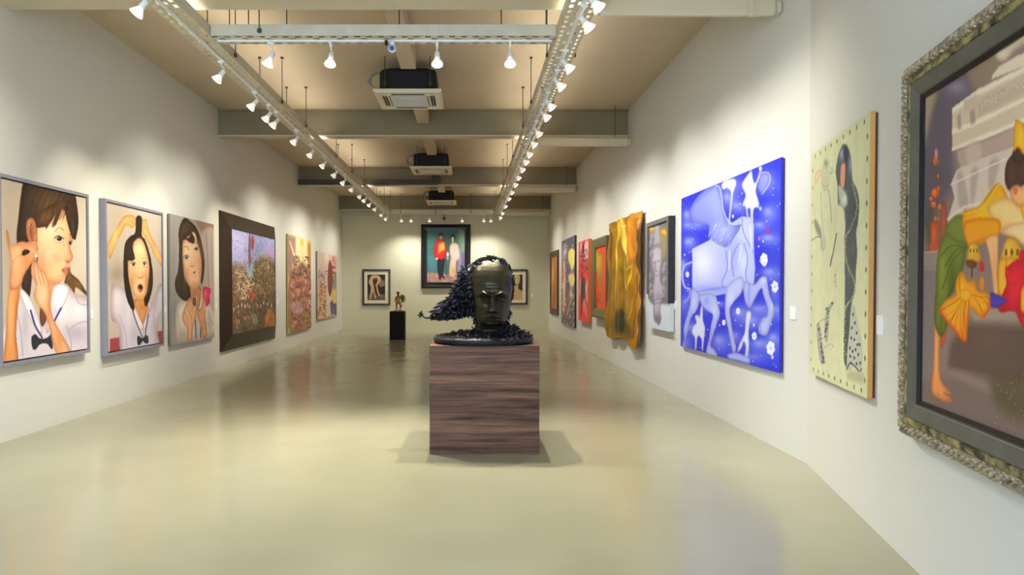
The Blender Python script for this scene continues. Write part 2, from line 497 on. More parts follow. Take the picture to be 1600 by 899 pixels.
# ------------------------------------------------------------------ spotlights
HZ = CAMZ + 2.36
def rotM(tilt, yaw):  # local -z turned by tilt towards +x then yaw about z
    return Matrix.Rotation(yaw, 3, 'Z') @ Matrix.Rotation(-tilt, 3, 'Y')
def make_spot(tilt, big=1.0):
    """origin = underside of the track; aims towards local +x by tilt from straight down"""
    t = thing('track_spotlight', 'proto', 'spotlight', (0,0,0))
    mb = MB(); mb.bbox(-.035,.035,-.014,.014,-.030,-.0005,.005); mb.bbox(-.012,.012,-.012,.012,-.05,-.03,.003); mb.build('track_adapter', M['lampwhite'], t)
    st = MB()
    st.tube([(0,0,-.05),(-.012,0,-.07),(-.034,.0,-.095),(-.040,.0,-.12),(-.034,0,-.145),(-.012,0,-.160)], [.009,.009,.009,.009,.009,.010], 8)
    st.build('curved_arm', M['lampwhite'], t)
    R = Matrix.Rotation(-tilt, 3, 'Y')
    piv = Vector((0,0,-.155))
    s = big
    sk = MB(); sk.lathe([(0,.055*s),(.022*s,.055*s),(.026*s,.045*s),(.026*s,.012*s),(.030*s,.006*s),(.030*s,-.012*s),(.0,-.012*s)], 16, piv, R)
    sk.build('lamp_socket', M['lampwhite'], t)
    gb = MB(); gb.lathe([(.022*s,-.012*s),(.030*s,-.028*s),(.044*s,-.052*s),(.056*s,-.072*s),(.060*s,-.082*s),(.060*s,-.092*s),(.054*s,-.092*s)], 20, piv, R)
    gb.build('reflector_bulb', M['glass'], t)
    ln = MB(); ln.lathe([(.054*s,-.0915*s),(.040*s,-.096*s),(.02*s,-.099*s),(.0005,-.100*s)], 20, piv, R)
    ln.build('lens', M['lens'], t)
    return t, piv, R, s
def add_light(t, piv, R, s, energy, color, cone, blend, soft=.04):
    L = bpy.data.lights.new('lamp_beam', 'SPOT')
    L.energy = energy; L.color = color; L.spot_size = math.radians(cone); L.spot_blend = blend
    L.shadow_soft_size = soft
    o = bpy.data.objects.new('lamp_beam', L); COL.objects.link(o)
    o.parent = t
    o.location = piv + R @ Vector((0,0,-.125*s))
    o.rotation_euler = R.to_euler()
    return o
WARM = (1.0, .90, .70)
NEUT = (1.0, .97, .86)
pA = make_spot(math.radians(42)); pA_l = add_light(*pA, LIGHT_W, (1.0, .945, .80), 100, 1.0)
pB = make_spot(math.radians(20), 1.0); pB_l = add_light(*pB, LIGHT_C, NEUT, 100, .8, .02)
pC = make_spot(math.radians(42)); pC_l = add_light(*pC, LIGHT_W*1.7, WARM, 58, .9)
pD = make_spot(math.radians(9)); pD_l = add_light(*pD, LIGHT_W*.9, NEUT, 125, 1.0)
pE = make_spot(math.radians(42)); pE_l = add_light(*pE, LIGHT_W, (1.0, .985, .93), 96, 1.0)
used_protos = set()
def dup(root):
    if root.name not in used_protos:
        used_protos.add(root.name); return root
    r = root.copy(); COL.objects.link(r)
    for ch in list(root.children):
        c = ch.copy(); COL.objects.link(c); c.parent = r
    return r
ORD = ['first','second','third','fourth','fifth','sixth','seventh','eighth','ninth','tenth','eleventh','twelfth','thirteenth','fourteenth','fifteenth','sixteenth','seventeenth','eighteenth','nineteenth','twentieth']
leftpx = [(195,12),(345,118),(397,163),(416,182),(432,192),(464,219),(486,240),(507,257),(523,272),(537,284),(549,295),(561,306),(571,312),(577,319),(588,326),(596,335),(604,341)]
rightpx = [(915,36),(891,102),(879,131),(863,163),(856,180),(845,206),(836,223),(829,239),(825,251),(819,263),(812,276),(805,287),(800,299),(796,309),(790,321),(786,332),(781,339)]
def floor_y(py, z=HZ):
    return hit(731, py, (0,0,z), (0,0,1))[1]
k = 0
for side, lst, X in (('left', leftpx, -2.74), ('right', rightpx, 1.035)):
    prev = 0
    for i, (px, py) in enumerate(lst):
        y = floor_y(py)
        y = max(y, prev+.17); y = min(y, 23.1 - .0*(len(lst)-i)); 
        if y <= prev: y = prev + .15
        prev = y
        warm = (side == 'left' and i in (1, 2, 3, 6, 7)) 
        o = dup(pC[0] if warm else (pE[0] if side == 'right' and i < 9 else pA[0]))
        jit = rnd.uniform(-.25, .25)
        o.location = (X, y, ZT-.022)
        o.rotation_euler = (0, 0, (math.pi if side == 'left' else 0) + jit)
        if i == 0 and side == 'left': lb = 'white track spotlight nearest the viewer on the %s tray' % side
        elif i == len(lst)-1: lb = 'white track spotlight at the far end of the %s tray' % side
        else: lb = 'white track spotlight, %s from the front on the %s tray' % (ORD[i + (side == 'right')], side)
        tag(o, lb, 'spotlight', 'track spotlights on the %s tray' % side)
# a spotlight at the very top of the right tray
o = dup(pA[0]); o.location = (1.035, floor_y(4), ZT-.022); o.rotation_euler = (0,0,.1)
tag(o, 'white track spotlight cut by the top edge of the picture, on the right tray', 'spotlight', 'track spotlights on the right tray')
for i, (px, yaw, w) in enumerate(((423, 200, 'leftmost of the four on the near cross tray'), (517, -95, 'second from the left of the four on the near cross tray'),
                               (683, -85, 'third from the left of the four on the near cross tray'), (797, -92, 'rightmost of the four on the near cross tray'))):
    p = hit(px, 90, (0, TY0+.125, 0), (0,1,0))
    o = dup(pB[0]); o.location = (p[0], TY0+.125, ZT-.022); o.rotation_euler = (0,0,math.radians(yaw))
    tag(o, 'white track spotlight, ' + w, 'spotlight', 'track spotlights on the near cross tray')
for i, px in enumerate((627, 642, 671, 722, 756, 767)):
    p = hit(px, 343, (0, TY1+.1, 0), (0,1,0))
    o = dup(pD[0]); o.location = (p[0], TY1+.125, ZT-.022); o.rotation_euler = (0,0,math.pi/2)
    tag(o, 'white track spotlight facing the back wall, %s from the left on far cross tray' % ORD[i], 'spotlight', 'track spotlights on the far cross tray')
for o in (pA_l,): pass
# ------------------------------------------------------------------ painted surfaces
def catmull(pts, closed=True, n=6):
    P = [np.array(p, float) for p in pts]; L = len(P)
    if L < 3: return np.array(P)
    out = []
    rng_ = range(L) if closed else range(L-1)
    for i in rng_:
        p0 = P[(i-1) % L] if closed or i > 0 else P[0]
        p1 = P[i]; p2 = P[(i+1) % L]
        p3 = P[(i+2) % L] if closed or i+2 < L else P[L-1]
        for k in range(n):
            t = k/n
            out.append(.5*((2*p1)+(-p0+p2)*t+(2*p0-5*p1+4*p2-p3)*t*t+(-p0+3*p1-3*p2+p3)*t**3))
    if not closed: out.append(P[-1])
    return np.array(out)

def boxblur(a, r):
    if r < 1: return a
    for ax in (0, 1):
        p = np.pad(a, [(r+1, r) if k == ax else (0, 0) for k in (0, 1)], mode='edge')
        c = np.cumsum(p, axis=ax)
        if ax == 0: a = (c[2*r+1:] - c[:-2*r-1])/(2*r+1)
        else: a = (c[:, 2*r+1:] - c[:, :-2*r-1])/(2*r+1)
    return a

class Art:
    """A flat rectangle standing in the world; drawn on with shapes measured on its face."""
    def __init__(s, O, U, V, w, h, nx, ny, base=(128,128,128)):
        s.O = np.array(O, float); s.U = np.array(U, float); s.V = np.array(V, float)
        s.w, s.h, s.nx, s.ny = w, h, nx, ny
        uu = np.linspace(0, 1, nx); vv = np.linspace(0, 1, ny)
        s.u, s.v = np.meshgrid(uu, vv)
        P = s.O + s.U*(s.u[..., None]*w) + s.V*(s.v[..., None]*h)
        s.P = P
        s.px, s.py = project(P)
        s.rgb = np.empty((ny, nx, 3)); s.rgb[:] = base
        s.X, s.Y = s.px, s.py; s.k = 1.0
        s.last = None
        s.form = 0
    def crop(s, x0, y0, k):
        s.X = (s.px-x0)*k; s.Y = (s.py-y0)*k; s.k = k; return s
    def uvspace(s):
        """draw in canvas units: x 0..100 left to right, y 0..100 top to bottom"""
        s.X = s.u*100; s.Y = (1-s.v)*100; return s
    def inside(s, pts):
        pts = np.asarray(pts, float)
        x0, y0 = pts.min(0); x1, y1 = pts.max(0)
        m = np.zeros(s.X.shape, bool)
        bb = (s.X >= x0) & (s.X <= x1) & (s.Y >= y0) & (s.Y <= y1)
        if not bb.any(): return m
        X = s.X[bb]; Y = s.Y[bb]; r = np.zeros(X.shape, bool)
        a = pts; b = np.roll(pts, -1, 0)
        for (ax, ay), (bx, by) in zip(a, b):
            if ay == by: continue
            c = ((ay <= Y) != (by <= Y))
            r ^= c & (X < (bx-ax)*(Y-ay)/(by-ay)+ax)
        m[bb] = r
        return m
    def mix(s, m, col, alpha=1.0):
        m = (m*alpha)[..., None]
        s.rgb = s.rgb*(1-m) + np.array(col, float)*m
    def poly(s, pts, col, soft=1, alpha=1.0, smooth=True, sh=()):
        q = catmull(pts) if smooth and len(pts) > 3 else pts
        m = s.inside(q).astype(float)
        m = boxblur(m, soft)
        s.mix(m, col, alpha); s.last = m
        if s.form and smooth and soft < 3:
            wdt = float(np.sqrt(max(m.sum(), 1)))
            R_ = int(max(2, min(16, wdt*.10)))
            b = boxblur(boxblur(m, R_), R_)
            rim = np.clip((1-b)*1.9-.1, 0, 1)*m
            s.rgb = s.rgb*(1 - (rim*s.form)[..., None]*np.array([.38,.50,.56]))
            core = np.clip((b-.72)*3.5, 0, 1)*m
            s.rgb = s.rgb + (255-s.rgb)*(core*s.form*.16)[..., None]
        for (cx, cy, rx, ry, c, a) in sh:
            g = np.exp(-(((s.X-cx)/rx)**2 + ((s.Y-cy)/ry)**2))
            s.mix(m*g, c, a)
        return s
    def blob(s, cx, cy, rx, ry, col, alpha=1.0, clip=False, hard=False, rot=0):
        dx, dy = s.X-cx, s.Y-cy
        if rot:
            c, n = math.cos(rot), math.sin(rot); dx, dy = dx*c+dy*n, -dx*n+dy*c
        d = (dx/rx)**2 + (dy/ry)**2
        g = np.clip((1.0-d)*2.2+.2, 0, 1) if hard else np.exp(-d)
        if clip and s.last is not None: g = g*s.last
        s.mix(g, col, alpha); return s
    def line(s, pts, w, col, alpha=1.0, smooth=True, taper=False):
        q = catmull(pts, False, 5) if smooth and len(pts) > 2 else np.asarray(pts, float)
        x0, y0 = q.min(0)-w*1.5; x1, y1 = q.max(0)+w*1.5
        bb = (s.X >= x0) & (s.X <= x1) & (s.Y >= y0) & (s.Y <= y1)
        if not bb.any(): return s
        X = s.X[bb]; Y = s.Y[bb]; D = np.full(X.shape, 1e9)
        n = len(q)-1
        for i in range(n):
            a, b = q[i], q[i+1]; d = b-a; L = d@d + 1e-9
            t = np.clip(((X-a[0])*d[0]+(Y-a[1])*d[1])/L, 0, 1)
            dist = np.hypot(X-a[0]-t*d[0], Y-a[1]-t*d[1])
            ww = w if not taper else w*(1-.8*i/n)
            D = np.minimum(D, dist/ww)
        m = np.zeros(s.X.shape); m[bb] = np.clip((1-D)*1.6, 0, 1)
        s.mix(m, col, alpha); return s
    def noise(s, cells, amt, seed=1, col=None, aspect=1.0):
        r = np.random.RandomState(seed)
        cy = max(2, int(cells*aspect)); g = r.rand(cy+2, cells+2)
        yi = s.v*cy; xi = s.u*cells
        y0 = yi.astype(int); x0 = xi.astype(int); fy = yi-y0; fx = xi-x0
        fy = fy*fy*(3-2*fy); fx = fx*fx*(3-2*fx)
        n = (g[y0,x0]*(1-fx)+g[y0,x0+1]*fx)*(1-fy) + (g[y0+1,x0]*(1-fx)+g[y0+1,x0+1]*fx)*fy
        if col is None: s.rgb *= (1+(n-.5)*2*amt)[..., None]
        else: s.mix(np.clip((n-.5)*3, 0, 1), col, amt)
        return n
    def mesh(s, name, material, parent, side=None, thick=.03, gain=1.0, disp=None, stretch=None, gamma=1.1, sat=None):
        sat = ART_S if sat is None else sat
        """grid front face with painted corners + a plain edge box behind it"""
        ny, nx = s.ny, s.nx
        P = s.P.copy()
        N = np.cross(s.U, s.V)     # faces the room
        if disp is not None: P = P + N*disp[..., None]
        base = np.array(parent.location) if parent is not None else np.zeros(3)
        me = bpy.data.meshes.new(name)
        V = (P.reshape(-1, 3) - base)
        idx = np.arange(ny*nx).reshape(ny, nx)
        q = np.stack([idx[:-1,:-1], idx[:-1,1:], idx[1:,1:], idx[1:,:-1]], -1).reshape(-1, 4)
        nq = len(q)
        # edge ring
        ring = list(idx[0, :]) + list(idx[1:, -1]) + list(idx[-1, :-1][::-1]) + list(idx[1:-1, 0][::-1])
        B = V[ring] - N*thick
        if disp is not None:
            rr = np.array(ring); B = B - N*disp.reshape(-1)[rr][:, None]*0.6
        nb = len(B); off = len(V)
        allv = np.vstack([V, V[ring], B])
        e = []
        for i in range(nb):
            j = (i+1) % nb
            e.append((off+i, off+nb+i, off+nb+j, off+j))
        faces = np.vstack([q, np.array(e)])
        me.vertices.add(len(allv)); me.vertices.foreach_set('co', allv.reshape(-1))
        me.loops.add(faces.size); me.loops.foreach_set('vertex_index', faces.reshape(-1).astype(np.int32))
        me.polygons.add(len(faces)); me.polygons.foreach_set('loop_start', np.arange(0, faces.size, 4, dtype=np.int32))
        sm = np.ones(len(faces), bool); me.polygons.foreach_set('use_smooth', sm)
        mi = np.zeros(len(faces), np.int32); mi[nq:] = 1 if side else 0
        me.materials.append(material)
        if side: me.materials.append(side)
        me.polygons.foreach_set('material_index', mi)
        me.update(calc_edges=True)
        c = np.clip(s.rgb/255.0*gain, 0, 1)**gamma
        g = c.mean(-1, keepdims=True); c = np.clip(g + (c-g)*sat, 0, 1)
        c = c.reshape(-1, 3)
        c = np.vstack([c, c[ring], c[ring]])
        c = np.hstack([c, np.ones((len(c), 1))])
        at = me.color_attributes.new('Col', 'BYTE_COLOR', 'POINT')
        at.data.foreach_set('color_srgb', c.reshape(-1))
        o = bpy.data.objects.new(name, me); COL.objects.link(o)
        if parent is not None: o.parent = parent
        if stretch:
            sb = MB(); b0 = .0015
            def bar_(u0,u1,v0,v1):
                cs = [s.O+s.U*u+s.V*v-N*d for d in (stretch, stretch-.012) for (u,v) in ((u0,v0),(u1,v0),(u1,v1),(u0,v1))]
                sb.add(cs, [(0,3,2,1),(4,5,6,7),(0,1,5,4),(1,2,6,5),(2,3,7,6),(3,0,4,7)])
            w_, h_ = s.w, s.h
            bar_(.006,w_-.006,.006,.05); bar_(.006,w_-.006,h_-.05,h_-.006); bar_(.006,.05,.05,h_-.05); bar_(w_-.05,w_-.006,.05,h_-.05)
            sb.build('stretcher_frame', M['brownframe'], parent)
        return o

# ---- placing rectangles on walls. q = outer corner pixels of the front face: (xl, ytl, ybl, xr, ytr, ybr)
WALLS = {
 'left':  dict(n=np.array([1.,0,0]),  p=lambda off: (XL+off, 0, 0), U=np.array([0,1.,0])),
 'right': dict(n=np.array([-1.,0,0]), p=lambda off: (XR-off, 0, 0), U=np.array([0,-1.,0])),
 'back':  dict(n=np.array([0,-1.,0]), p=lambda off: (0, YB-off, 0), U=np.array([1.,0,0])),
}
_l = math.hypot(SL, 1); _n = np.array([-1/_l, SL/_l, 0]); 
WALLS['near'] = dict(n=_n, p=lambda off: tuple(np.array([XR, BEND, 0]) + _n*off), U=np.array([-SL/_l, -1/_l, 0]))
ZV = np.array([0, 0, 1.])

def place(wall, off, q, ext=0.0):
    """rectangle on plane at distance off from the wall: returns O (lower left), U, w, h"""
    W = WALLS[wall]; p = W['p'](off); n = W['n']; U = W['U']
    xl, ytl, ybl, xr, ytr, ybr = q
    a = hit(xl, ytl, p, n); b = hit(xl, ybl, p, n); c = hit(xr, ytr, p, n); d = hit(xr, ybr, p, n)
    z1 = (a[2]+c[2])/2; z0 = (b[2]+d[2])/2
    lo = (a+b)/2; w = float(np.dot((c+d)/2-lo, U)) + ext
    O = np.array([lo[0], lo[1], z0])
    return O, U, w, z1-z0, n

def ringframe(O, U, n, w, h, prof, mbname, material, parent, sides='tblr'):
    """mitred moulding; prof = [(inset from outer edge, height off the wall plane)], O at wall surface"""
    O = np.array(O); mb = MB(); m = len(prof)
    corners = []
    for ins, ht in prof:
        corners.append([O+U*ins+ZV*ins+n*ht, O+U*(w-ins)+ZV*ins+n*ht, O+U*(w-ins)+ZV*(h-ins)+n*ht, O+U*ins+ZV*(h-ins)+n*ht])
    for k, sd in enumerate('brtl'):
        if sd not in sides: continue
        k2 = (k+1) % 4
        vs = [corners[i][k] for i in range(m)] + [corners[i][k2] for i in range(m)]
        fs = [(i, m+i, m+i+1, i+1) for i in range(m-1)]
        mb.add(vs, fs)
    return mb.build(mbname, material, parent)
PM = paint_mat('painted_canvas')
PMG = paint_mat('gold_painted_cloth', .38, .6, .25)
# ================================================================== LEFT WALL
def wall_base(O, U, w, off, n):
    c = O + U*(w/2) - n*off
    return (float(c[0]), float(c[1]), float(O[2]))

# ---- P1 girl with earring
off = .08
O, U, w, h, n = place('left', off, (-1, 269.5, 574, 140, 305, 552))
t1 = thing('painting', 'large painting of a girl in white school blouse fitting an earring, pale grey frame', 'painting', wall_base(O,U,w,off,n))
OW = O - n*off
ringframe(OW, U, n, w, h, [(0,.001),(0,off),(.035,off),(.035,off-.035)], 'frame', M['greyframe'], t1)
ringframe(OW, U, n, w, h, [(.035,off-.03),(.055,off-.03)], 'shadow_gap', M['gap'], t1)
A = Art(OW+U*.05+ZV*.05+n*(off-.008), U, ZV, w-.10, h-.10, 230, 300, (206,194,176))
A.form = 0.5
A.crop(0, 260, 2.807)
A.blob(40, 200, 70, 260, (180,165,145), .6).blob(370, 300, 60, 200, (222,212,194), .7).blob(60,420,50,160,(170,150,130),.4)
SK=(240,196,150); SKD=(214,140,86); SKL=(252,222,186); HR=(62,46,34); HRL=(132,98,58)
A.poly([(290,480),(305,440),(312,470),(350,505),(390,575),(372,560),(332,530),(326,570),(300,555),(283,520)], (105,76,42), sh=[(345,520,20,30,(150,110,60),.7)])
A.poly([(75,330),(112,330),(125,380),(145,400),(140,480),(128,572),(100,545),(88,470)], HR)
A.poly([(180,440),(245,505),(240,560),(215,680),(180,660),(165,500)], SKD, sh=[(225,540,30,30,(236,170,116),.8)])
A.poly([(25,660),(70,545),(90,530),(140,600),(185,700),(222,580),(240,525),(290,515),(330,560),(375,570),(392,600),(396,820),(20,865)], (224,214,222),
       sh=[(330,730,60,40,(190,180,196),.8),(110,690,20,90,(196,184,196),.6),(270,620,30,60,(240,234,240),.8),(345,640,40,40,(240,236,240),.7),(60,740,14,80,(190,180,190),.5)])
for l in ([(300,720),(340,690),(388,680)],[(290,700),(310,760),(312,815)],[(75,640),(90,720),(100,830)],[(330,560),(345,600),(388,610)]):
    A.line(l, 5, (182,170,188), .6)
A.poly([(84,540),(120,560),(160,640),(185,735),(150,700),(110,620)], (240,234,238), sh=[(150,660,14,40,(210,202,214),.7)])
A.poly([(240,520),(300,530),(290,590),(250,660),(205,735),(212,650)], (238,232,238), sh=[(240,640,18,40,(208,200,214),.7)])
A.poly([(175,640),(190,600),(205,660),(190,700),(178,690)], (120,76,50))
A.line([(134,632),(155,700),(185,752)], 5, (50,50,140)).line([(268,622),(235,690),(222,748)], 5, (50,50,140))
A.poly([(138,752),(155,738),(175,756),(205,754),(225,742),(230,802),(206,778),(176,780),(155,804),(142,794)], (46,48,66))
A.poly([(105,72),(150,76),(250,98),(322,120),(336,165),(344,240),(336,300),(326,322),(300,260),(200,300),(130,330),(75,330),(82,220),(92,130)], HR,
       sh=[(210,170,60,60,HRL,.75),(170,120,40,30,(96,70,44),.7),(325,200,12,60,(100,74,48),.6)])
A.poly([(150,262),(200,245),(240,215),(275,190),(300,228),(315,290),(318,330),(308,352),(320,398),(310,418),(299,436),(300,462),(290,480),(270,505),(248,520),(222,510),(192,488),(172,440),(160,380)], SK,
       sh=[(215,290,40,40,SKL,.6),(300,400,16,26,(235,150,110),.6),(200,440,35,50,(232,168,120),.6),(260,500,30,16,(226,160,110),.7),(290,330,16,40,(222,160,118),.4),(230,390,40,36,(250,205,172),.6)])
A.line([(309,300),(302,350),(318,395)], 4, (200,130,90), .6)
# fringe
A.poly([(150,232),(220,170),(300,150),(320,180),(335,250),(322,320),(300,262),(284,190),(272,182),(262,215),(242,262),(228,262),(244,210),(205,272),(196,266),(150,268)], (84,60,40),
       sh=[(200,220,30,30,HRL,.8),(270,170,20,40,(120,88,52),.7)])
A.poly([(284,190),(300,180),(330,250),(326,318),(312,296),(298,240)], HR, sh=[(322,260,8,50,(110,84,60),.5)])
for i in range(14):
    x = 130+i*13; A.line([(x+40, 95+i*2),(x+10, 160),(x-10, 240)], 1.6, HRL if i%2 else (50,36,28), .5)
A.poly([(118,240),(135,226),(152,238),(163,290),(160,345),(140,352),(122,322),(114,280)], (228,158,108), sh=[(138,290,10,40,(180,100,60),.8),(128,250,8,20,(244,186,140),.7)])
A.line([(138,250),(132,290),(148,330)], 3, (170,95,60), .7)
for i in range(26):
    x = 84+i*3.2; A.line([(x+16, 110+i*3),(x, 240),(x-4, 330)], 1.3, (96,72,48) if i%2 else (40,28,22), .45)
# face details
A.line([(243,286),(258,270),(280,280)], 2.6, (110,80,56), .8).line([(303,300),(312,296)], 2.2, (110,80,56), .8)
A.poly([(240,318),(255,307),(275,315),(278,325),(258,330)], (240,232,226)).blob(260,318,12,10,(40,30,30),1,hard=True).line([(238,316),(256,305),(280,318)], 2.6, (50,36,30)).blob(257,315,3,3,(230,230,230),.9)
A.poly([(302,338),(310,330),(316,334),(312,346)], (240,232,226)).blob(309,338,5,8,(40,30,30),1,hard=True).line([(300,338),(309,329),(318,331)], 2, (50,36,30))
A.blob(300,404,14,14,(232,140,104),.5).line([(285,412),(298,420),(312,412)], 2.5, (190,100,70), .8)
A.poly([(272,452),(288,444),(300,450),(297,462),(288,474),(274,464)], (222,128,118)).line([(270,456),(284,458),(300,454)], 2, (150,60,60))
A.blob(250,402,24,20,(238,140,120),.35).blob(240,270,30,16,(254,232,204),.5).blob(287,372,5,26,(254,226,196),.7).blob(300,398,7,8,(252,214,186),.8)
A.blob(296,420,5,3.5,(120,56,44),.8).line([(276,330),(284,360),(282,400)], 3, (222,160,124), .5).blob(186,420,14,60,(222,156,112),.5).blob(262,490,22,10,(246,196,156),.6)
A.line([(238,330),(256,336),(274,330)], 1.6, (190,120,96), .7).line([(262,478),(280,486),(292,478)], 2, (200,130,100), .5)
A.blob(306,450,4,30,(214,146,106),.5)
for i in range(9): A.line([(228+i*7,150+i*5),(236+i*7,200),(226+i*6,252-i*3)], 1.4, (150,112,70) if i%2 else (60,42,28), .6)
# raised left arm and hands
A.poly([(40,545),(85,525),(76,640),(70,740),(78,865),(18,870),(26,740)], (232,160,96), sh=[(45,640,16,120,(246,190,130),.8),(74,700,8,120,(196,120,70),.8)])
A.poly([(26,286),(36,284),(44,330),(52,350),(92,330),(130,338),(164,350),(162,372),(130,374),(112,366),(98,378),(100,392),(150,372),(160,392),(128,440),(105,480),(88,530),(44,540),(44,470),(50,420),(34,350)], (238,170,120),
       sh=[(70,400,20,60,(248,196,150),.7),(120,420,20,30,(222,146,96),.7),(140,355,20,10,(246,190,150),.6)])
A.poly([(98,376),(116,366),(132,374),(118,384),(104,390)], (60,40,30))
A.line([(60,350),(100,345),(150,358)], 2, (200,120,80), .6).line([(52,420),(75,400),(98,392)], 2.4, (205,130,88), .7)
A.line([(163,400),(160,440)], 4, (40,40,100), .9)
A.poly([(138,430),(152,404),(164,428),(178,450),(200,468),(216,530),(222,560),(226,640),(250,700),(312,818),(250,826),(214,700),(194,640),(160,600),(148,560),(156,520),(138,480)], (242,184,140),
       sh=[(185,560,20,60,(250,206,168),.8),(260,760,18,60,(228,160,104),.8),(215,620,10,50,(220,150,100),.7)])
for l in ([(150,415),(152,470),(162,520)],[(165,430),(170,480),(180,520)],[(178,455),(190,500),(196,525)]): A.line(l, 2.4, (196,110,84), .8)
A.blob(158,392,6,8,(245,245,250),1,hard=True).blob(158,378,3,4,(210,200,190),1,hard=True)
A.mesh('canvas', PM, t1, M['gap'], .02, gain=ART_G*.97, gamma=1.25, sat=.96)

# ---- P2 girl with hair lifted
O, U, w, h, n = place('left', off, (166, 311.5, 556, 256, 331.5, 541.5))
t2 = thing('painting', 'painting of a school girl with open mouth lifting her hair upright, pale grey frame', 'painting', wall_base(O,U,w,off,n))
OW = O - n*off
ringframe(OW, U, n, w, h, [(0,.001),(0,off),(.035,off),(.035,off-.035)], 'frame', M['greyframe'], t2)
ringframe(OW, U, n, w, h, [(.035,off-.03),(.055,off-.03)], 'shadow_gap', M['gap'], t2)
A = Art(OW+U*.05+ZV*.05+n*(off-.008), U, ZV, w-.10, h-.10, 190, 270, (206,196,182))
A.form = 0.5
A.crop(150, 300, 3.33)
A.blob(90,120,60,90,(196,180,164),.6).blob(320,200,60,120,(206,196,184),.6).blob(110,430,50,60,(160,140,124),.6)
A.poly([(70,690),(140,700),(150,840),(70,840)], (206,190,178), smooth=False)
A.poly([(72,765),(360,720),(362,800),(72,840)], (178,82,90), smooth=False)
A.poly([(70,345),(60,280),(90,215),(130,150),(150,125),(190,122),(208,140),(206,172),(185,188),(160,172),(140,200),(110,260),(75,345)], (238,186,116), sh=[(100,230,14,60,(250,212,150),.7)])
A.poly([(238,150),(262,146),(270,180),(290,240),(330,310),(352,370),(350,400),(310,340),(270,260),(240,210)], (236,182,112), sh=[(320,320,14,50,(246,204,140),.6)])
for l in ([(170,135),(195,150)],[(165,150),(200,165)],[(245,165),(262,180)],[(245,180),(266,196)]): A.line(l, 2.5, (200,130,80), .7)
A.poly([(80,490),(110,490),(150,500),(190,540),(230,600),(250,640),(285,590),(330,480),(352,520),(362,620),(330,650),(320,740),(322,810),(140,840),(120,700),(80,660)], (216,208,220),
       sh=[(110,560,24,70,(236,230,236),.7),(200,740,30,60,(196,188,204),.6),(310,560,20,60,(190,184,200),.6),(300,700,16,60,(188,180,196),.5),(170,640,14,80,(236,230,238),.5)])
for l in ([(120,640),(150,720),(160,810)],[(330,500),(310,580),(300,640)],[(300,640),(310,720),(305,800)],[(220,640),(245,700),(240,800)]): A.line(l, 4, (180,172,192), .6)
A.poly([(200,560),(275,570),(262,630),(243,690),(222,650),(205,610)], (222,158,92), sh=[(240,600,20,20,(206,134,76),.6)])
A.poly([(196,590),(225,650),(243,690),(235,720),(205,680)], (232,226,236)).poly([(272,575),(286,590),(262,650),(246,690),(252,720),(275,670)], (226,220,232))
A.line([(190,620),(215,690),(240,755)], 3.5, (66,56,84)).line([(272,640),(262,700),(256,750)], 3.5, (66,56,84))
A.poly([(215,760),(222,750),(240,762),(258,748),(270,752),(272,785),(258,788),(243,775),(232,792),(218,796)], (40,48,66))
A.poly([(210,132),(238,135),(238,225),(255,250),(278,320),(295,420),(293,500),(270,580),(252,580),(240,400),(200,300),(170,420),(188,540),(200,600),(192,618),(165,570),(150,500),(143,400),(150,280),(175,235),(204,212)], (46,34,32),
       sh=[(170,300,12,60,(80,60,48),.5),(224,170,8,30,(70,56,50),.6)])
A.poly([(195,265),(225,240),(248,262),(270,330),(278,400),(272,470),(262,530),(240,562),(215,560),(190,520),(170,450),(166,360),(185,330)], (246,204,152),
       sh=[(225,300,22,40,(252,224,180),.7),(190,450,16,50,(236,170,120),.5),(265,440,10,60,(230,160,110),.6),(232,545,24,14,(230,164,110),.6),(228,430,18,20,(250,190,150),.5)])
A.poly([(155,262),(190,248),(190,290),(200,330),(200,350),(175,358),(150,330)], (50,38,34))
A.poly([(181,372),(194,364),(206,376),(194,390)], (236,226,222)).blob(195,377,7,9,(42,30,28),1,hard=True).line([(180,372),(194,363),(208,375)], 2, (50,34,30))
A.poly([(244,370),(254,362),(266,376),(254,390)], (236,226,222)).blob(252,374,6,8,(42,30,28),1,hard=True).line([(244,370),(254,361),(266,374)], 2, (50,34,30))
A.line([(180,345),(195,338),(206,346)], 1.8, (150,110,76), .7).line([(240,350),(254,342),(264,350)], 1.8, (150,110,76), .7)
A.blob(230,436,14,12,(238,170,130),.6).line([(216,446),(230,452),(246,444)], 2.4, (200,120,84), .8)
A.blob(231,408,4,26,(254,226,186),.7).blob(231,436,7,6,(252,214,176),.8).blob(223,447,3.5,2.4,(120,56,40),.8,hard=True).blob(238,446,3.5,2.4,(120,56,40),.8,hard=True)
A.blob(186,470,12,40,(216,146,96),.55).blob(262,480,9,44,(206,134,88),.6).blob(200,440,18,14,(242,160,128),.4).blob(250,436,14,14,(240,156,124),.4).blob(226,300,22,20,(254,228,188),.6)
A.line([(182,392),(194,396),(206,388)], 1.5, (190,120,90), .6).line([(244,390),(254,394),(264,388)], 1.5, (190,120,90), .6)
A.line([(160,300),(152,380),(158,470),(178,550)], 3, (92,72,60), .6).line([(284,340),(290,430),(276,530)], 2.5, (88,68,58), .6).line([(168,290),(188,262),(200,256)], 3, (100,78,60), .6)
A.poly([(216,490),(230,480),(244,490),(242,515),(230,522),(219,510)], (216,130,104)).poly([(221,492),(231,485),(241,492),(239,505),(228,506)], (40,16,20))
A.mesh('canvas', PM, t2, M['gap'], .02, gain=ART_G*.97, gamma=1.25, sat=.96)

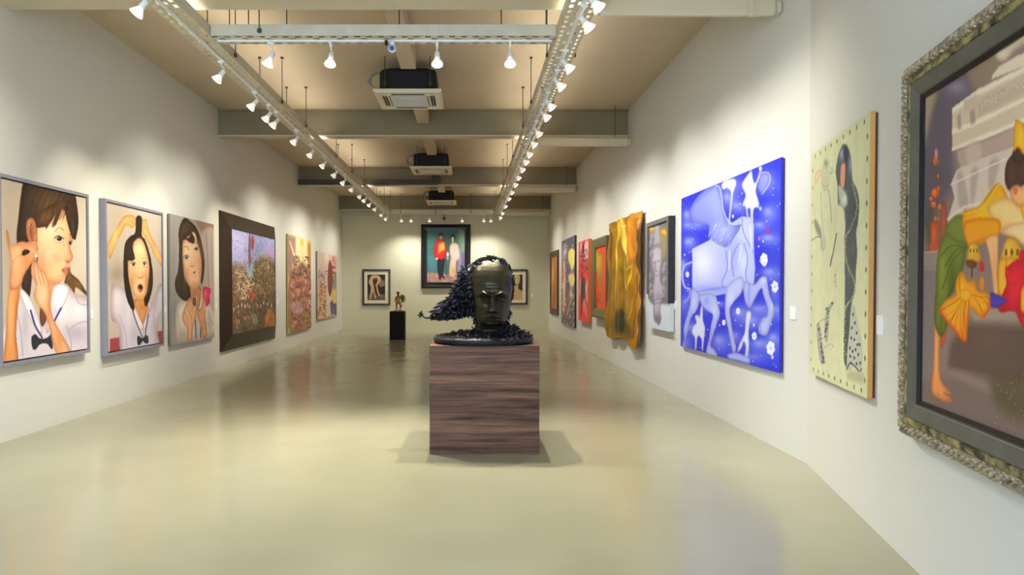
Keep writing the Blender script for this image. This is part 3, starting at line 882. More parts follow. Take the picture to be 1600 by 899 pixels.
# ---- P3 girl with pink toy
off = .05
O, U, w, h, n = place('left', off, (266.5, 334.8, 543, 334.6, 350.5, 525.5))
t3 = thing('painting', 'unframed painting of a bob haired girl holding a pink toy, grey canvas edge', 'painting', wall_base(O,U,w,off,n))
A = Art(O, U, ZV, w, h, 170, 220, (176,170,166))
A.form = 0.5
A.crop(255, 325, 4.0)
A.poly([(200,60),(330,90),(320,170),(280,160),(240,150)], (172,140,116), soft=3).poly([(235,170),(330,170),(330,700),(260,600),(250,400)], (190,178,168), soft=3)
A.line([(270,170),(285,500)], 4, (150,136,128), .8, smooth=False).line([(300,170),(310,480)], 2, (160,148,138), .7, smooth=False)
A.blob(60,300,25,300,(150,148,148),.6).blob(70,650,30,120,(138,134,134),.6)
A.poly([(75,830),(80,640),(100,590),(160,570),(200,620),(240,510),(275,560),(310,620),(326,700),(322,790),(200,830),(75,835)], (224,217,210),
       sh=[(110,700,20,90,(226,218,208),.6),(290,720,20,70,(190,180,172),.7),(120,790,30,30,(180,172,166),.6)])
A.poly([(240,495),(252,600),(225,700),(235,820),(215,825),(205,640)], (226,220,214)).line([(200,700),(205,815)], 4, (60,60,110)).line([(238,720),(232,815)], 4, (60,60,110))
A.poly([(165,490),(230,495),(235,560),(215,640),(180,640),(170,560)], (206,146,96), sh=[(200,560,16,40,(186,124,80),.6)])
A.poly([(130,66),(170,85),(210,130),(240,220),(258,330),(252,430),(236,468),(225,300),(190,170),(140,190),(120,240),(130,420),(165,500),(168,560),(140,582),(105,560),(80,520),(74,460),(95,380),(100,250),(98,140)], (70,52,34),
       sh=[(140,130,26,40,(112,88,50),.7),(235,260,14,80,(140,100,50),.7),(110,470,16,60,(52,40,30),.6)])
A.poly([(126,200),(160,195),(190,180),(210,200),(230,270),(240,350),(238,430),(228,480),(205,505),(175,500),(150,460),(134,400),(122,300)], (246,206,166),
       sh=[(165,270,30,40,(252,226,190),.6),(150,420,16,50,(236,160,120),.5),(200,480,30,20,(228,160,112),.6),(225,360,14,60,(240,190,140),.5)])
A.poly([(126,200),(130,186),(160,190),(186,150),(196,200),(188,222),(165,214),(140,196)], (64,48,32))
A.poly([(176,150),(200,160),(216,220),(222,250),(206,210),(192,180)], (250,214,168))
A.line([(130,248),(148,240),(158,262)], 2.6, (90,66,44), .8).line([(196,222),(208,214),(220,226)], 2.4, (90,66,44), .8)
A.poly([(128,310),(146,296),(160,306),(150,324),(136,324)], (226,216,210)).blob(146,310,9,9,(60,50,50),1,hard=True).line([(126,308),(146,293),(160,304)], 2.6, (50,36,30))
A.poly([(194,262),(206,248),(218,252),(212,268)], (226,216,210)).blob(208,257,7,8,(60,50,50),1,hard=True).line([(193,260),(206,246),(218,250)], 2.4, (50,36,30))
A.line([(172,300),(176,350)], 2.4, (220,160,120), .5).blob(182,350,12,14,(238,176,140),.6).line([(172,364),(184,368),(196,358)], 2.4, (196,120,90), .8)
A.blob(193,404,9,7,(206,110,96),.9,hard=True).line([(188,412),(196,402),(202,400)], 1.8, (120,50,50)).blob(200,430,10,6,(240,190,160),.6)
A.blob(178,310,5,34,(254,230,200),.6).blob(186,352,8,8,(252,214,184),.8).blob(178,366,3.5,3,(130,66,54),.8,hard=True).blob(192,361,3,2.5,(130,66,54),.8,hard=True)
A.blob(150,400,16,20,(240,160,136),.4).blob(222,330,12,20,(238,158,130),.4).blob(140,440,10,40,(214,146,106),.5).blob(230,400,7,50,(206,136,96),.5)
A.line([(110,150),(104,240),(112,340),(92,440)], 3, (120,94,60), .6).line([(150,90),(200,150),(232,230),(248,330)], 3, (150,116,66), .6).line([(128,110),(116,180),(120,260)], 3, (104,80,50), .6)
A.poly([(248,505),(262,494),(280,500),(296,508),(298,525),(290,545),(290,590),(272,616),(254,600),(246,550)], (232,40,110), sh=[(262,540,8,26,(255,140,180),.8),(284,590,8,20,(190,20,80),.7)])
A.blob(296,510,6,10,(240,90,130),1,hard=True)
A.poly([(125,650),(150,590),(160,565),(178,575),(205,545),(212,600),(202,680),(185,760),(180,825),(150,830),(148,760),(122,700)], (240,190,148), sh=[(165,680,16,60,(242,192,150),.7),(180,600,20,20,(210,140,100),.6)])
for l in ([(158,575),(180,620)],[(180,575),(192,620)],[(202,555),(200,610)],[(200,560),(210,580)]): A.line(l, 3, (186,110,80), .8)
A.poly([(186,570),(204,566),(206,605),(190,608)], (110,96,110), soft=1)
A.poly([(252,560),(262,545),(266,610),(262,660),(270,740),(272,805),(246,810),(236,740),(215,680),(218,640),(240,620)], (228,170,118), sh=[(248,690,12,50,(232,176,122),.7)])
for l in ([(132,650),(150,700),(160,800)],[(160,640),(178,700),(176,800)],[(150,600),(160,640),(190,650)],[(90,660),(104,740),(110,810)],[(280,640),(296,700),(316,730)],[(250,700),(262,760)]): A.line(l, 2.5, (176,130,104), .6)
A.poly([(252,600),(262,590),(268,640),(258,660)], (244,196,156)).poly([(204,545),(211,545),(213,600),(206,606)], (246,200,160)).poly([(160,572),(170,574),(190,625),(178,632)], (244,196,156))
A.mesh('canvas', PM, t3, M['greyside'], off-.016, gain=ART_G*.97, gamma=1.25, sat=.96, stretch=off-.001)

# ---- P4 dark framed crowd landscape
off = .13
O, U, w, h, n = place('left', off, (362.5, 357.6, 521.5, 430.3, 374, 511))
fw = .30
t4 = thing('painting', 'crowded ritual landscape painting in a very wide dark wood frame', 'painting', wall_base(O,U,w,off,n))
OW = O - n*off - U*fw - ZV*fw
ringframe(OW, U, n, w+2*fw, h+2*fw, [(0,.001),(0,.03),(.015,.035),(fw-.02,off-.004),(fw-.004,off+.006),(fw,off-.02)], 'frame', M['darkwood'], t4)
A = Art(O+n*-.012, U, ZV, w, h, 200, 190, (92,84,78))
A.crop(340, 325, 3.91)
A.poly([(80,120),(360,190),(360,400),(80,400)], (150,152,190), soft=8, smooth=False)
A.blob(150,200,50,50,(168,164,200),.8).blob(330,300,40,60,(170,140,190),.8).blob(250,260,50,60,(130,150,178),.7)
A.poly([(80,400),(120,340),(200,380),(240,320),(300,300),(360,380),(360,760),(80,770)], (96,84,66), soft=6)
r = random.Random(4)
def scat(A, n, box, cols, w=(2,5), ln=(4,16), alpha=.8, vert=.5, curly=False):
    x0,y0,x1,y1 = box
    for _ in range(n):
        x, y = r.uniform(x0,x1), r.uniform(y0,y1); a = r.uniform(0, math.pi) if r.random() > vert else math.pi/2+r.uniform(-.3,.3)
        l = r.uniform(*ln); c = r.choice(cols); dx, dy = math.cos(a)*l/2, math.sin(a)*l/2
        pts = [(x-dx,y-dy),(x+dx,y+dy)]
        if curly: pts = [(x-dx,y-dy),(x+dy*.5,y-dx*.5),(x+dx,y+dy)]
        A.line(pts, r.uniform(*w), c, alpha, smooth=curly)
scat(A, 60, (85,150,355,330), [(110,70,90),(60,60,70),(180,170,210),(140,60,70),(200,190,220)], (1.5,4), (4,14))
scat(A, 130, (90,330,355,560), [(170,140,90),(120,90,60),(70,60,50),(190,150,110),(60,70,60),(150,90,70)], (2,4.5), (6,24))
scat(A, 60, (110,380,215,550), [(226,206,170),(210,190,160),(200,160,180)], (1.5,3), (14,50), curly=True, vert=.2)
scat(A, 50, (235,280,345,520), [(190,160,110),(214,190,140),(150,130,80)], (1.4,2.6), (14,50), curly=True, vert=.2)
scat(A, 170, (85,520,358,760), [(50,50,60),(60,60,50),(110,60,50),(150,110,80),(70,90,70),(40,36,40),(190,150,120)], (2,5), (6,20))
for i in range(16):
    x = 96+i*17+r.uniform(-5,5); y = 608-i*1.5+r.uniform(-12,12)
    A.blob(x,y,r.uniform(2.4,3.6),r.uniform(11,20),r.choice([(226,190,160),(190,150,120),(226,206,196),(160,110,90)]),.85,hard=True).blob(x,y-18,3,5,(50,36,36),.9,hard=True)
    x += r.uniform(-4,8); y2 = y+80+r.uniform(-14,14)
    A.blob(x,y2,r.uniform(3,4.5),r.uniform(14,24),r.choice([(176,90,66),(190,140,96),(130,56,50),(180,166,150),(90,96,80)]),.8,hard=True).blob(x,y2-22,3,5,(44,34,34),.9,hard=True)
A.poly([(205,660),(220,640),(240,660),(250,690),(235,715),(212,700)], (130,146,110), alpha=.7).poly([(290,700),(300,640),(325,620),(345,650),(350,715),(310,722)], (180,126,60), alpha=.75, sh=[(325,680,10,30,(150,80,40),.6)])
A.poly([(205,190),(216,172),(224,200),(222,230),(214,260),(206,240)], (150,50,44)).poly([(196,300),(206,290),(208,320),(198,345)], (170,90,60))
A.poly([(182,360),(215,355),(212,420),(190,425)], (140,160,180), soft=3)
A.poly([(190,180),(200,172),(202,330),(194,370),(188,330)], (60,58,72), alpha=.7)
A.poly([(180,500),(205,510),(235,540),(230,560),(200,540)], (180,70,50), alpha=.8)
scat(A, 420, (84,330,358,760), [(60,56,50),(90,70,56),(130,100,70),(70,80,60),(44,40,44),(150,120,90),(120,60,54)], (1.2,2.6), (4,12), alpha=.7)
scat(A, 160, (84,130,358,400), [(120,110,140),(90,80,100),(190,180,210),(130,80,90),(70,74,90)], (1.2,2.6), (4,12), alpha=.7)
scat(A, 90, (100,260,350,560), [(200,176,140),(220,196,160),(180,140,110)], (1,1.8), (10,26), alpha=.7, curly=True)
A.mesh('canvas', PM, t4, M['darkside'], .03, gain=ART_G*1.15, sat=1.1)

# ---- P5 crowd portrait with lime edge
off = .05
O, U, w, h, n = place('left', off, (450, 366.5, 524.5, 486, 375.5, 509.5))
t5 = thing('painting', 'tall painting of a jostling crowd of faces under bright light, lime green edge', 'painting', wall_base(O,U,w,off,n))
A = Art(O, U, ZV, w, h, 130, 160, (206,190,150))
A.crop(440, 355, 4.99)
A.poly([(40,60),(110,80),(105,230),(60,380),(45,380)], (170,140,130), soft=3, smooth=False).poly([(58,110),(68,108),(108,225),(98,235)], (232,222,200), smooth=False)
A.poly([(110,80),(200,90),(205,320),(110,330)], (226,214,176), soft=4, smooth=False).poly([(200,120),(235,130),(235,370),(208,330)], (176,140,60), soft=3, smooth=False)
A.blob(158,120,14,30,(208,170,70),.9).blob(60,250,14,80,(150,110,110),.6)
A.poly([(60,380),(110,320),(150,280),(200,310),(235,390),(235,790),(60,810)], (156,108,92), soft=4)
scat(A, 70, (90,230,225,400), [(96,72,80),(70,56,74),(120,90,84),(190,150,90)], (4,9), (10,26))
scat(A, 170, (62,380,235,800), [(220,160,130),(200,130,110),(120,70,60),(230,200,190),(150,90,110),(170,120,70),(90,60,60),(210,200,214)], (4,9), (8,26), alpha=.65)
for (fx, fy, fs) in ((132,500,26),(88,420,18),(140,400,20),(190,420,18),(95,600,20),(190,560,18),(105,745,22),(160,640,18),(215,500,14),(200,690,18)):
    A.blob(fx,fy,fs*.62,fs*1.5,r.choice([(220,156,124),(206,140,110),(226,176,150)]),.8,hard=True).blob(fx,fy-fs*1.3,fs*.7,fs*.6,(88,60,56),.9)
    A.blob(fx-fs*.28,fy-fs*.2,fs*.14,fs*.16,(70,40,40),1,hard=True).blob(fx+fs*.28,fy-fs*.2,fs*.14,fs*.16,(70,40,40),1,hard=True).blob(fx,fy+fs*.7,fs*.2,fs*.16,(150,40,50),1,hard=True)
scat(A, 320, (62,330,235,800), [(190,130,104),(150,96,86),(110,74,76),(226,190,170),(90,56,66),(206,170,120)], (2,4), (5,14), alpha=.55)
A.poly([(75,590),(130,580),(165,610),(150,670),(90,670)], (200,190,206), alpha=.5, soft=3).poly([(60,760),(90,790),(60,830)], (120,150,60), smooth=False)
scat(A, 40, (170,650,235,790), [(190,160,80),(90,60,50),(150,150,80)], (3,6), (14,40))
A.mesh('canvas', PM, t5, M['limeside'], off-.016, gain=ART_G, stretch=off-.001)

# ---- P6
O, U, w, h, n = place('left', off, (496, 394, 500.5, 526, 399, 492.5))
t6 = thing('painting', 'last painting on the left wall, pale crowd behind a dark red oval head of hair', 'painting', wall_base(O,U,w,off,n))
A = Art(O, U, ZV, w, h, 130, 120, (206,190,180))
A.crop(440, 355, 4.99)
A.blob(310,250,30,60,(220,196,186),.7).blob(350,230,16,40,(230,220,210),.7)
scat(A, 60, (285,340,350,470), [(140,120,150),(180,130,130),(110,80,90),(210,190,200)], (3,6), (8,20))
scat(A, 90, (285,460,350,700), [(206,140,90),(170,100,60),(226,180,130),(120,76,60)], (4,8), (8,26))
scat(A, 60, (390,230,432,400), [(222,150,130),(236,190,170),(180,100,90),(120,70,80)], (4,8), (10,26))
A.poly([(392,400),(432,390),(434,670),(400,680)], (130,140,140), soft=3, smooth=False).poly([(395,480),(425,480),(428,600),(400,640)], (220,190,110), soft=4, smooth=False)
A.poly([(350,500),(385,540),(390,690),(350,700)], (214,206,190), soft=3, smooth=False)
scat(A, 200, (285,250,432,700), [(206,150,130),(160,110,100),(226,206,196),(120,96,110),(200,160,110)], (1.6,3.2), (5,14), alpha=.5)
A.poly([(376,262),(390,290),(398,400),(390,500),(376,540),(362,480),(360,360),(366,290)], (120,44,44), sh=[(370,360,8,80,(150,76,70),.6)])
A.poly([(380,590),(400,580),(405,640),(395,690),(383,660)], (96,70,150), soft=2)
scat(A, 26, (405,600,432,680), [(60,70,80),(40,60,60)], (2,4), (14,40), vert=.8)
A.mesh('canvas', PM, t6, M['greyside'], off-.016, gain=ART_G, stretch=off-.001)

# ================================================================== BACK WALL
off = .09
O, U, w, h, n = place('back', off, (658, 350.7, 450.8, 735.2, 350.7, 450.8))
t7 = thing('painting', 'double portrait of a man in red and a woman in pale gown, black frame', 'painting', wall_base(O,U,w,off,n))
OW = O - n*off
ringframe(OW, U, n, w, h, [(0,.001),(0,.07),(.03,off),(.06,.08),(.10,.085),(.12,.06),(.20,.045),(.215,.03)], 'frame', M['blackframe'], t7)
A = Art(OW+U*.20+ZV*.20+n*.035, U, ZV, w-.40, h-.40, 150, 200, (70,110,104))
A.form = .5
A.crop(650, 345, 8.17)
A.poly([(540,100),(640,100),(640,420),(560,420)], (120,146,120), soft=6, smooth=False).poly([(150,440),(270,450),(270,660),(150,660)], (84,128,138), soft=8, smooth=False)
A.poly([(540,400),(640,420),(640,700),(520,680)], (120,112,140), soft=7, smooth=False).blob(400,150,120,60,(60,110,90),.6).blob(190,300,50,120,(60,116,110),.6)
A.poly([(130,655),(640,700),(640,790),(130,790)], (176,140,128), soft=4, smooth=False)
scat(A, 40, (150,690,600,780), [(200,170,140),(160,110,100),(190,180,190),(150,90,90)], (5,10), (10,40), vert=.05)
A.poly([(285,480),(365,480),(352,600),(345,700),(370,725),(350,735),(322,715),(318,750),(295,745),(290,700),(275,620)], (30,26,40))
A.poly([(370,470),(390,600),(410,700),(400,700),(368,650)], (60,110,120), alpha=.5)
A.poly([(296,240),(340,240),(375,280),(388,340),(396,400),(380,410),(366,400),(365,485),(285,486),(278,440),(262,480),(240,470),(232,400),(240,310),(250,270)], (206,36,36), sh=[(250,380,12,60,(160,30,30),.6),(320,440,30,30,(232,50,40),.7)])
A.poly([(300,290),(360,270),(372,320),(366,380),(330,390),(290,420),(284,340)], (200,160,70), sh=[(330,330,30,20,(226,196,110),.7)])
A.blob(265,486,16,16,(220,190,170),1,hard=True).blob(405,430,16,34,(226,220,220),.9,hard=True).blob(405,480,14,22,(220,190,170),.8,hard=True)
A.poly([(298,190),(318,172),(340,184),(340,225),(322,248),(302,232)], (190,140,110)).poly([(290,190),(300,165),(325,158),(346,172),(342,200),(322,182),(302,196)], (30,26,26))
A.poly([(450,290),(510,285),(540,310),(552,380),(560,460),(545,500),(525,510),(522,430),(520,500),(512,620),(505,720),(430,715),(424,600),(440,480),(430,420),(428,340)], (222,196,184),
       sh=[(475,640,30,60,(206,160,96),.7),(540,420,12,70,(236,216,226),.7),(480,350,30,40,(226,204,176),.7)])
A.poly([(540,320),(575,450),(570,620),(550,690),(530,600),(545,500)], (176,160,196), alpha=.7, soft=3)
A.blob(468,232,20,36,(226,180,160),1,hard=True).poly([(440,220),(450,185),(475,176),(500,195),(502,235),(488,250),(486,215),(455,205),(446,240)], (40,34,36)).blob(468,272,12,14,(222,180,160),1,hard=True)
A.blob(455,725,14,8,(180,40,50),1,hard=True).blob(492,732,14,8,(200,120,130),1,hard=True)
A.line([(400,480),(412,720)], 3, (160,110,80), .7)
A.mesh('canvas', PM, t7, M['darkside'], .02, gain=ART_G)

def small_framed(q, label, draw):
    off = .05
    O, U, w, h, n = place('back', off, q)
    t = thing('framed_picture', label, 'picture', wall_base(O,U,w,off,n))
    OW = O - n*off
    ringframe(OW, U, n, w, h, [(0,.001),(0,.04),(.01,off),(.06,off),(.07,.035),(.07,.02)], 'frame', M['blackframe'], t)
    mb = MB()
    P = [OW+U*.06+ZV*.06+n*.024, OW+U*(w-.06)+ZV*.06+n*.024, OW+U*(w-.06)+ZV*(h-.06)+n*.024, OW+U*.06+ZV*(h-.06)+n*.024]
    mb.add(P, [(0,1,2,3)]); mb.build('mat_board', M['mattboard'], t)
    iw = .185; ih = .19
    A = Art(OW+U*iw+ZV*ih+n*.03, U, ZV, w-2*iw, h-2*ih, 90, 120, (44,38,34))
    draw(A)
    A.mesh('print', PM, t, M['darkside'], .005, gain=ART_G)
def nude(A):
    A.crop(560, 415, 7.49)
    A.poly([(110,330),(320,340),(320,410),(110,410)], (96,84,62), soft=4, smooth=False)
    A.poly([(240,180),(290,170),(312,200),(300,240),(250,250)], (150,128,92), soft=4).blob(280,360,26,20,(150,130,90),.8)
    c = (206,178,142)
    A.poly([(135,150),(160,118),(210,112),(250,130),(266,165),(250,200),(225,235),(232,290),(252,350),(240,362),(215,300),(205,240),(190,250),(195,320),(210,380),(190,385),(178,320),(165,330),(150,390),(132,392),(140,320),(145,250),(122,200)], c,
           sh=[(160,200,20,60,(224,200,166),.6),(200,160,30,14,(160,128,94),.8),(235,150,14,20,(226,204,170),.6),(185,230,10,50,(96,76,58),.8)])
    A.poly([(170,170),(205,150),(225,170),(208,215),(190,240),(175,220)], (70,54,44), soft=2)
small_framed((566, 421, 477.5, 609.8, 421, 477.5), 'black framed print of a bending nude figure above the small golden statue', nude)
def bust(A):
    A.crop(780, 418, 8.0)
    A.poly([(90,420),(100,330),(150,290),(185,270),(190,200),(180,150),(200,90),(240,80),(262,120),(255,190),(240,220),(245,270),(300,310),(330,420)], (190,168,116), soft=2, sh=[(200,180,20,90,(216,196,140),.7),(260,360,50,40,(206,184,130),.6)])
small_framed((780.5, 421, 476.5, 824.5, 421, 476.5), 'black framed print of a torso seen from behind, partly hidden by the bronze head', bust)

# ================================================================== RIGHT WALL (far to near)
off = .05
O, U, w, h, n = place('right', off, (859, 394, 489.5, 871, 392, 494.3))
t = thing('painting', 'narrow looking brown framed painting of drapery, farthest on the right wall', 'painting', wall_base(O,U,w,off,n))
OW = O-n*off
ringframe(OW, U, n, w, h, [(0,.001),(0,off),(.18,off),(.2,off-.025)], 'frame', M['brownframe'], t)
A = Art(OW+U*.19+ZV*.19+n*.028, U, ZV, w-.38, h-.38, 70, 100, (120,76,40)).uvspace()
for i in range(16):
    x = 6*i+3; A.line([(x,0),(x+r.uniform(-6,6),40),(x+r.uniform(-6,6),75),(x+r.uniform(-8,8),100)], r.uniform(2,5), r.choice([(196,140,80),(90,50,26),(160,100,54),(214,170,110)]), .7)
A.blob(30,30,16,26,(230,190,130),.7)
A.mesh('canvas', PM, t, M['darkside'], .01, gain=ART_G*1.2)

O, U, w, h, n = place('right', off, (877.4, 376.6, 505.3, 898, 368.8, 512.5))
t = thing('painting', 'dark collage like painting with pale yellow face and black edge', 'painting', wall_base(O,U,w,off,n))
A = Art(O, U, ZV, w, h, 120, 150, (96,90,100))
A.crop(850, 360, 5.62)
A.poly([(152,90),(275,50),(278,170),(215,180),(205,120),(155,140)], (76,76,92), soft=4, smooth=False)
scat(A, 160, (152,120,276,850), [(150,130,150),(70,70,100),(210,190,150),(180,120,110),(60,56,70),(220,206,180),(120,110,90)], (3,7), (8,40))
A.poly([(218,180),(262,170),(265,300),(240,350),(216,280)], (224,196,120), soft=2).poly([(214,400),(262,380),(262,480),(235,490)], (216,190,130), soft=3)
A.poly([(168,300),(186,320),(188,500),(176,720),(168,700)], (206,170,140), soft=3).blob(175,380,8,50,(200,60,60),.7).blob(185,700,8,20,(220,60,50),.9)
A.blob(180,200,16,60,(190,180,200),.8).poly([(205,300),(225,290),(240,360),(215,380),(200,470),(192,380)], (70,70,130), soft=3, alpha=.7)
A.blob(237,560,14,60,(210,190,150),.8)
scat(A, 40, (200,600,276,850), [(56,64,100),(40,40,60),(160,160,170)], (3,7), (10,40))
A.mesh('canvas', PM, t, M['darkside'], off-.016, gain=ART_G*1.22, stretch=off-.001)

off = .09
O, U, w, h, n = place('right', off, (904, 378, 501, 919, 374.8, 504.6))
t = thing('painting', 'tall red and white painting of a dark ink figure, thick orange edge', 'painting', wall_base(O,U,w,off,n))
A = Art(O, U, ZV, w, h, 100, 150, (226,60,64))
A.crop(850, 360, 5.62)
A.poly([(360,110),(388,100),(386,240),(365,300),(350,240)], (240,200,206), soft=3).poly([(318,120),(335,110),(330,220),(318,240)], (240,180,186), soft=3).poly([(318,440),(330,430),(318,560),(310,560)], (240,190,190), soft=2).poly([(366,470),(382,460),(378,640),(366,560)], (246,210,210), soft=3)
scat(A, 90, (316,160,384,420), [(60,30,40),(96,40,50),(40,20,30)], (2,4.5), (8,34), curly=True)
A.poly([(325,440),(360,430),(358,600),(345,640),(326,650),(324,600)], (60,44,50), soft=1).poly([(335,130),(348,125),(352,190),(338,200)], (60,30,44))
A.poly([(326,640),(336,640),(330,750),(322,740)], (70,36,44)).line([(366,440),(378,520),(366,600),(378,670)], 3, (80,40,50))
A.poly([(340,640),(356,600),(372,680),(380,780),(360,730),(345,700)], (250,130,140), soft=2)
A.mesh('canvas', PM, t, M['orangeside'], off-.016, gain=ART_G, stretch=off-.001)

off = .12
O, U, w, h, n = place('right', off, (924.3, 374.6, 495.2, 947, 369.4, 499.5))
t = thing('painting', 'orange painting of an olive dancer figure in a broad olive green frame', 'painting', wall_base(O,U,w,off,n))
OW = O-n*off
ringframe(OW, U, n, w, h, [(0,.03),(0,off),(.03,off+.01),(.16,off-.02),(.19,off-.035),(.19,off-.07)], 'frame', M['oliveframe'], t)
for du in (.3, w-.34):
    mb = MB()
    p = OW + U*du + ZV*(h-.4); q = p + U*.04 + ZV*.2 + n*.032
    mb.box(min(p[0],q[0]),max(p[0],q[0])-.001 if True else 0,min(p[1],q[1]),max(p[1],q[1]),p[2],q[2])
    mb.build('wall_bracket', M['darkwood'], t)
A = Art(OW+U*.18+ZV*.18+n*(off-.06), U, ZV, w-.36, h-.36, 90, 120, (232,78,34))
A.form = .5
A.crop(850, 360, 5.62)
c = (176,140,40)
A.poly([(436,190),(448,160),(466,150),(470,175),(488,200),(506,180),(514,210),(512,300),(516,400),(510,500),(500,580),(486,680),(476,720),(470,690),(484,560),(478,470),(470,380),(450,370),(440,320),(452,240)], c, sh=[(480,280,16,60,(210,180,80),.7),(495,450,10,80,(120,110,40),.7)])
A.line([(500,560),(470,620),(446,720)], 6, (120,90,40)).line([(506,200),(522,260),(520,330)], 5, (160,120,40)).line([(440,320),(430,250),(448,200)], 5, (196,150,60))
A.blob(458,172,10,18,(140,100,40),1,hard=True)
scat(A, 16, (440,560,525,720), [(180,60,30),(150,60,40),(240,120,60)], (2,5), (16,60))
A.mesh('canvas', PM, t, M['darkside'], .01, gain=ART_G)

# ---- gold cloth relief
off = .10
W_ = WALLS['right']
O, U, w, h, n = place('right', off, (951, 351.5, 527, 999.5, 328, 538))
t = thing('cloth_artwork', 'rippled golden cloth artwork of ghostly figures with ragged folded edges', 'artwork', wall_base(O,U,w,off,n))
A = Art(O, U, ZV, w, h, 150, 220, (164,124,20))
A.crop(945, 320, 3.91)
A.blob(110,380,60,260,(150,120,20),.7).blob(180,300,30,200,(186,126,22),.7).blob(100,740,60,70,(90,76,20),.8)
A.poly([(85,90),(100,120),(98,200),(80,280),(72,400),(66,420),(62,300),(70,200),(80,140)], (236,196,60), soft=2)
A.poly([(100,90),(116,80),(122,160),(130,230),(150,330),(140,350),(112,270),(104,200)], (226,200,90), soft=2, sh=[(120,260,14,60,(250,230,140),.6)])
A.poly([(140,110),(155,80),(178,70),(180,150),(172,230),(185,300),(160,330),(150,220),(138,170)], (222,140,40), soft=2, sh=[(160,120,12,30,(236,176,70),.6)])
A.line([(112,350),(120,470),(140,520),(158,440),(166,350)], 4, (226,196,70)).line([(112,370),(122,400),(145,400),(160,370)], 3, (230,206,90)).line([(68,420),(72,560),(66,700)], 4, (230,180,40), .8)
A.line([(100,400),(108,560),(100,700)], 3, (120,86,10), .8).line([(110,660),(130,700),(155,690),(165,560)], 3, (210,170,60), .7).line([(130,560),(138,640)], 5, (226,190,70), .5)
A.poly([(76,670),(100,650),(118,700),(112,790),(80,780)], (56,56,34), soft=4).poly([(130,720),(160,740),(160,800),(136,800)], (80,66,30), soft=4)
A.poly([(180,60),(214,30),(218,150),(205,400),(200,700),(165,860),(170,760),(185,560),(190,300)], (178,124,18), soft=2)
A.line([(190,120),(212,160),(190,210),(214,250)], 5, (90,56,8), .8).line([(196,400),(186,520),(176,640),(168,800)], 4, (110,66,8), .8).line([(214,400),(206,600),(200,820)], 4, (226,150,30), .8).line([(188,90),(210,80),(212,130)], 4, (70,44,8), .8)
A.line([(30,140),(46,200),(36,420),(22,640)], 5, (110,76,10), .8)
nz = A.noise(14, .12, 5)
gu, gv = A.u, A.v
fold = (.022*np.sin(gu*19+1.2*np.sin(gv*4)) + .012*np.sin(gu*43+gv*5) + .008*np.sin(gv*7+gu*4)*gu)
edgeR = np.clip((gu-.78)/.22, 0, 1); edgeL = np.clip((.12-gu)/.12, 0, 1)
fold = fold + edgeR*(.045*np.sin(gv*9+1)+.02*np.sin(gv*31+gu*26)) + edgeL*.03*np.sin(gv*11)
fold = np.clip(fold, -.08, .12)
P = A.P
# ragged outline
lx = .05*np.sin(gv*7+1)+.03*np.sin(gv*19) + .10*(1-gv)**2 + .06*(gv > .93)
rx_ = .02*np.sin(gv*11)+.012*np.sin(gv*31) 
du = -(1-gu)*(lx) + gu*rx_
bz = (-.04*np.sin(gu*9) - .05*np.exp(-((gu-.84)/.06)**2) + .05*(gu < .2)*0)*(1-gv)
A.P = P + U*(du[..., None]) + ZV*(bz[..., None])
o = A.mesh('cloth', PMG, t, M['goldcloth_back'], .03, gain=ART_G, disp=fold)

# ---- grey melting head
off = .09
O, U, w, h, n = place('right', off, (1010.6, 348.5, 512.5, 1044.7, 338.5, 518.5))
t = thing('painting', 'grey crowned head painting dripping out of its half frame', 'painting', wall_base(O,U,w,off,n))
OW = O-n*off
zsplit = .40
fr = MB()
def bar(u0,u1,v0,v1,d0,d1):
    cs = [OW+U*u+ZV*v+n*d for d in (d0,d1) for (u,v) in ((u0,v0),(u1,v0),(u1,v1),(u0,v1))]
    fr.add(cs, [(0,3,2,1),(4,5,6,7),(0,1,5,4),(1,2,6,5),(2,3,7,6),(3,0,4,7)])
bar(0,w,h-.06,h,.002,off+.01); bar(0,.06,.52,h-.06,.002,off+.01); bar(w-.06,w,zsplit,h-.06,.002,off+.01)
fr.build('half_frame', M['greyframe2'], t)
fr = MB(); bar(w+.0005,w+.004,zsplit,h-.002,.004,off+.006); fr.build('dark_side_strip', M['navyside'], t)
A = Art(O+U*.004-n*.02+ZV*.002, U, ZV, w-.008, h-.006, 120, 200, (196,204,214))
A.form = 0.5
A.crop(945, 320, 3.91)
A.poly([(255,90),(395,60),(395,610),(290,610),(258,560)], (120,118,120), soft=2, smooth=False)
A.poly([(258,620),(410,615),(410,780),(258,760)], (204,212,220), soft=6, smooth=False)
A.poly([(262,130),(300,115),(312,165),(300,200),(265,170)], (150,140,120), soft=3).poly([(262,132),(306,135),(308,160),(270,160)], (206,168,50), soft=2)
A.poly([(335,160),(375,150),(378,230),(366,320),(345,310)], (158,140,100), soft=4).poly([(338,158),(372,150),(376,190),(350,180)], (206,168,50), soft=2)
A.poly([(305,110),(330,105),(338,200),(345,240),(300,260),(300,190)], (160,156,166), soft=2)
A.poly([(300,250),(340,240),(350,300),(345,370),(338,420),(345,480),(372,500),(376,540),(350,580),(340,640),(345,700),(330,735),(315,720),(300,700),(296,640),(300,590),(290,520),(300,450),(290,400),(285,320)], (176,170,184), soft=2,
       sh=[(315,340,20,60,(200,194,206),.7),(330,560,30,30,(150,144,158),.7),(320,700,20,40,(110,104,122),.8),(300,420,8,60,(120,114,126),.6)])
for l in ([(298,258),(320,246),(342,252)],[(298,270),(322,258),(344,268)],[(294,350),(302,360),(308,345)],[(316,340),(326,352),(334,338)],[(310,350),(312,400),(318,410)],[(308,430),(318,436),(326,426)],[(300,590),(330,575),(370,575)],[(265,460),(300,455)],[(262,490),(300,480)],[(296,610),(330,600),(345,600)]):
    A.line(l, 2.5, (84,80,96), .8)
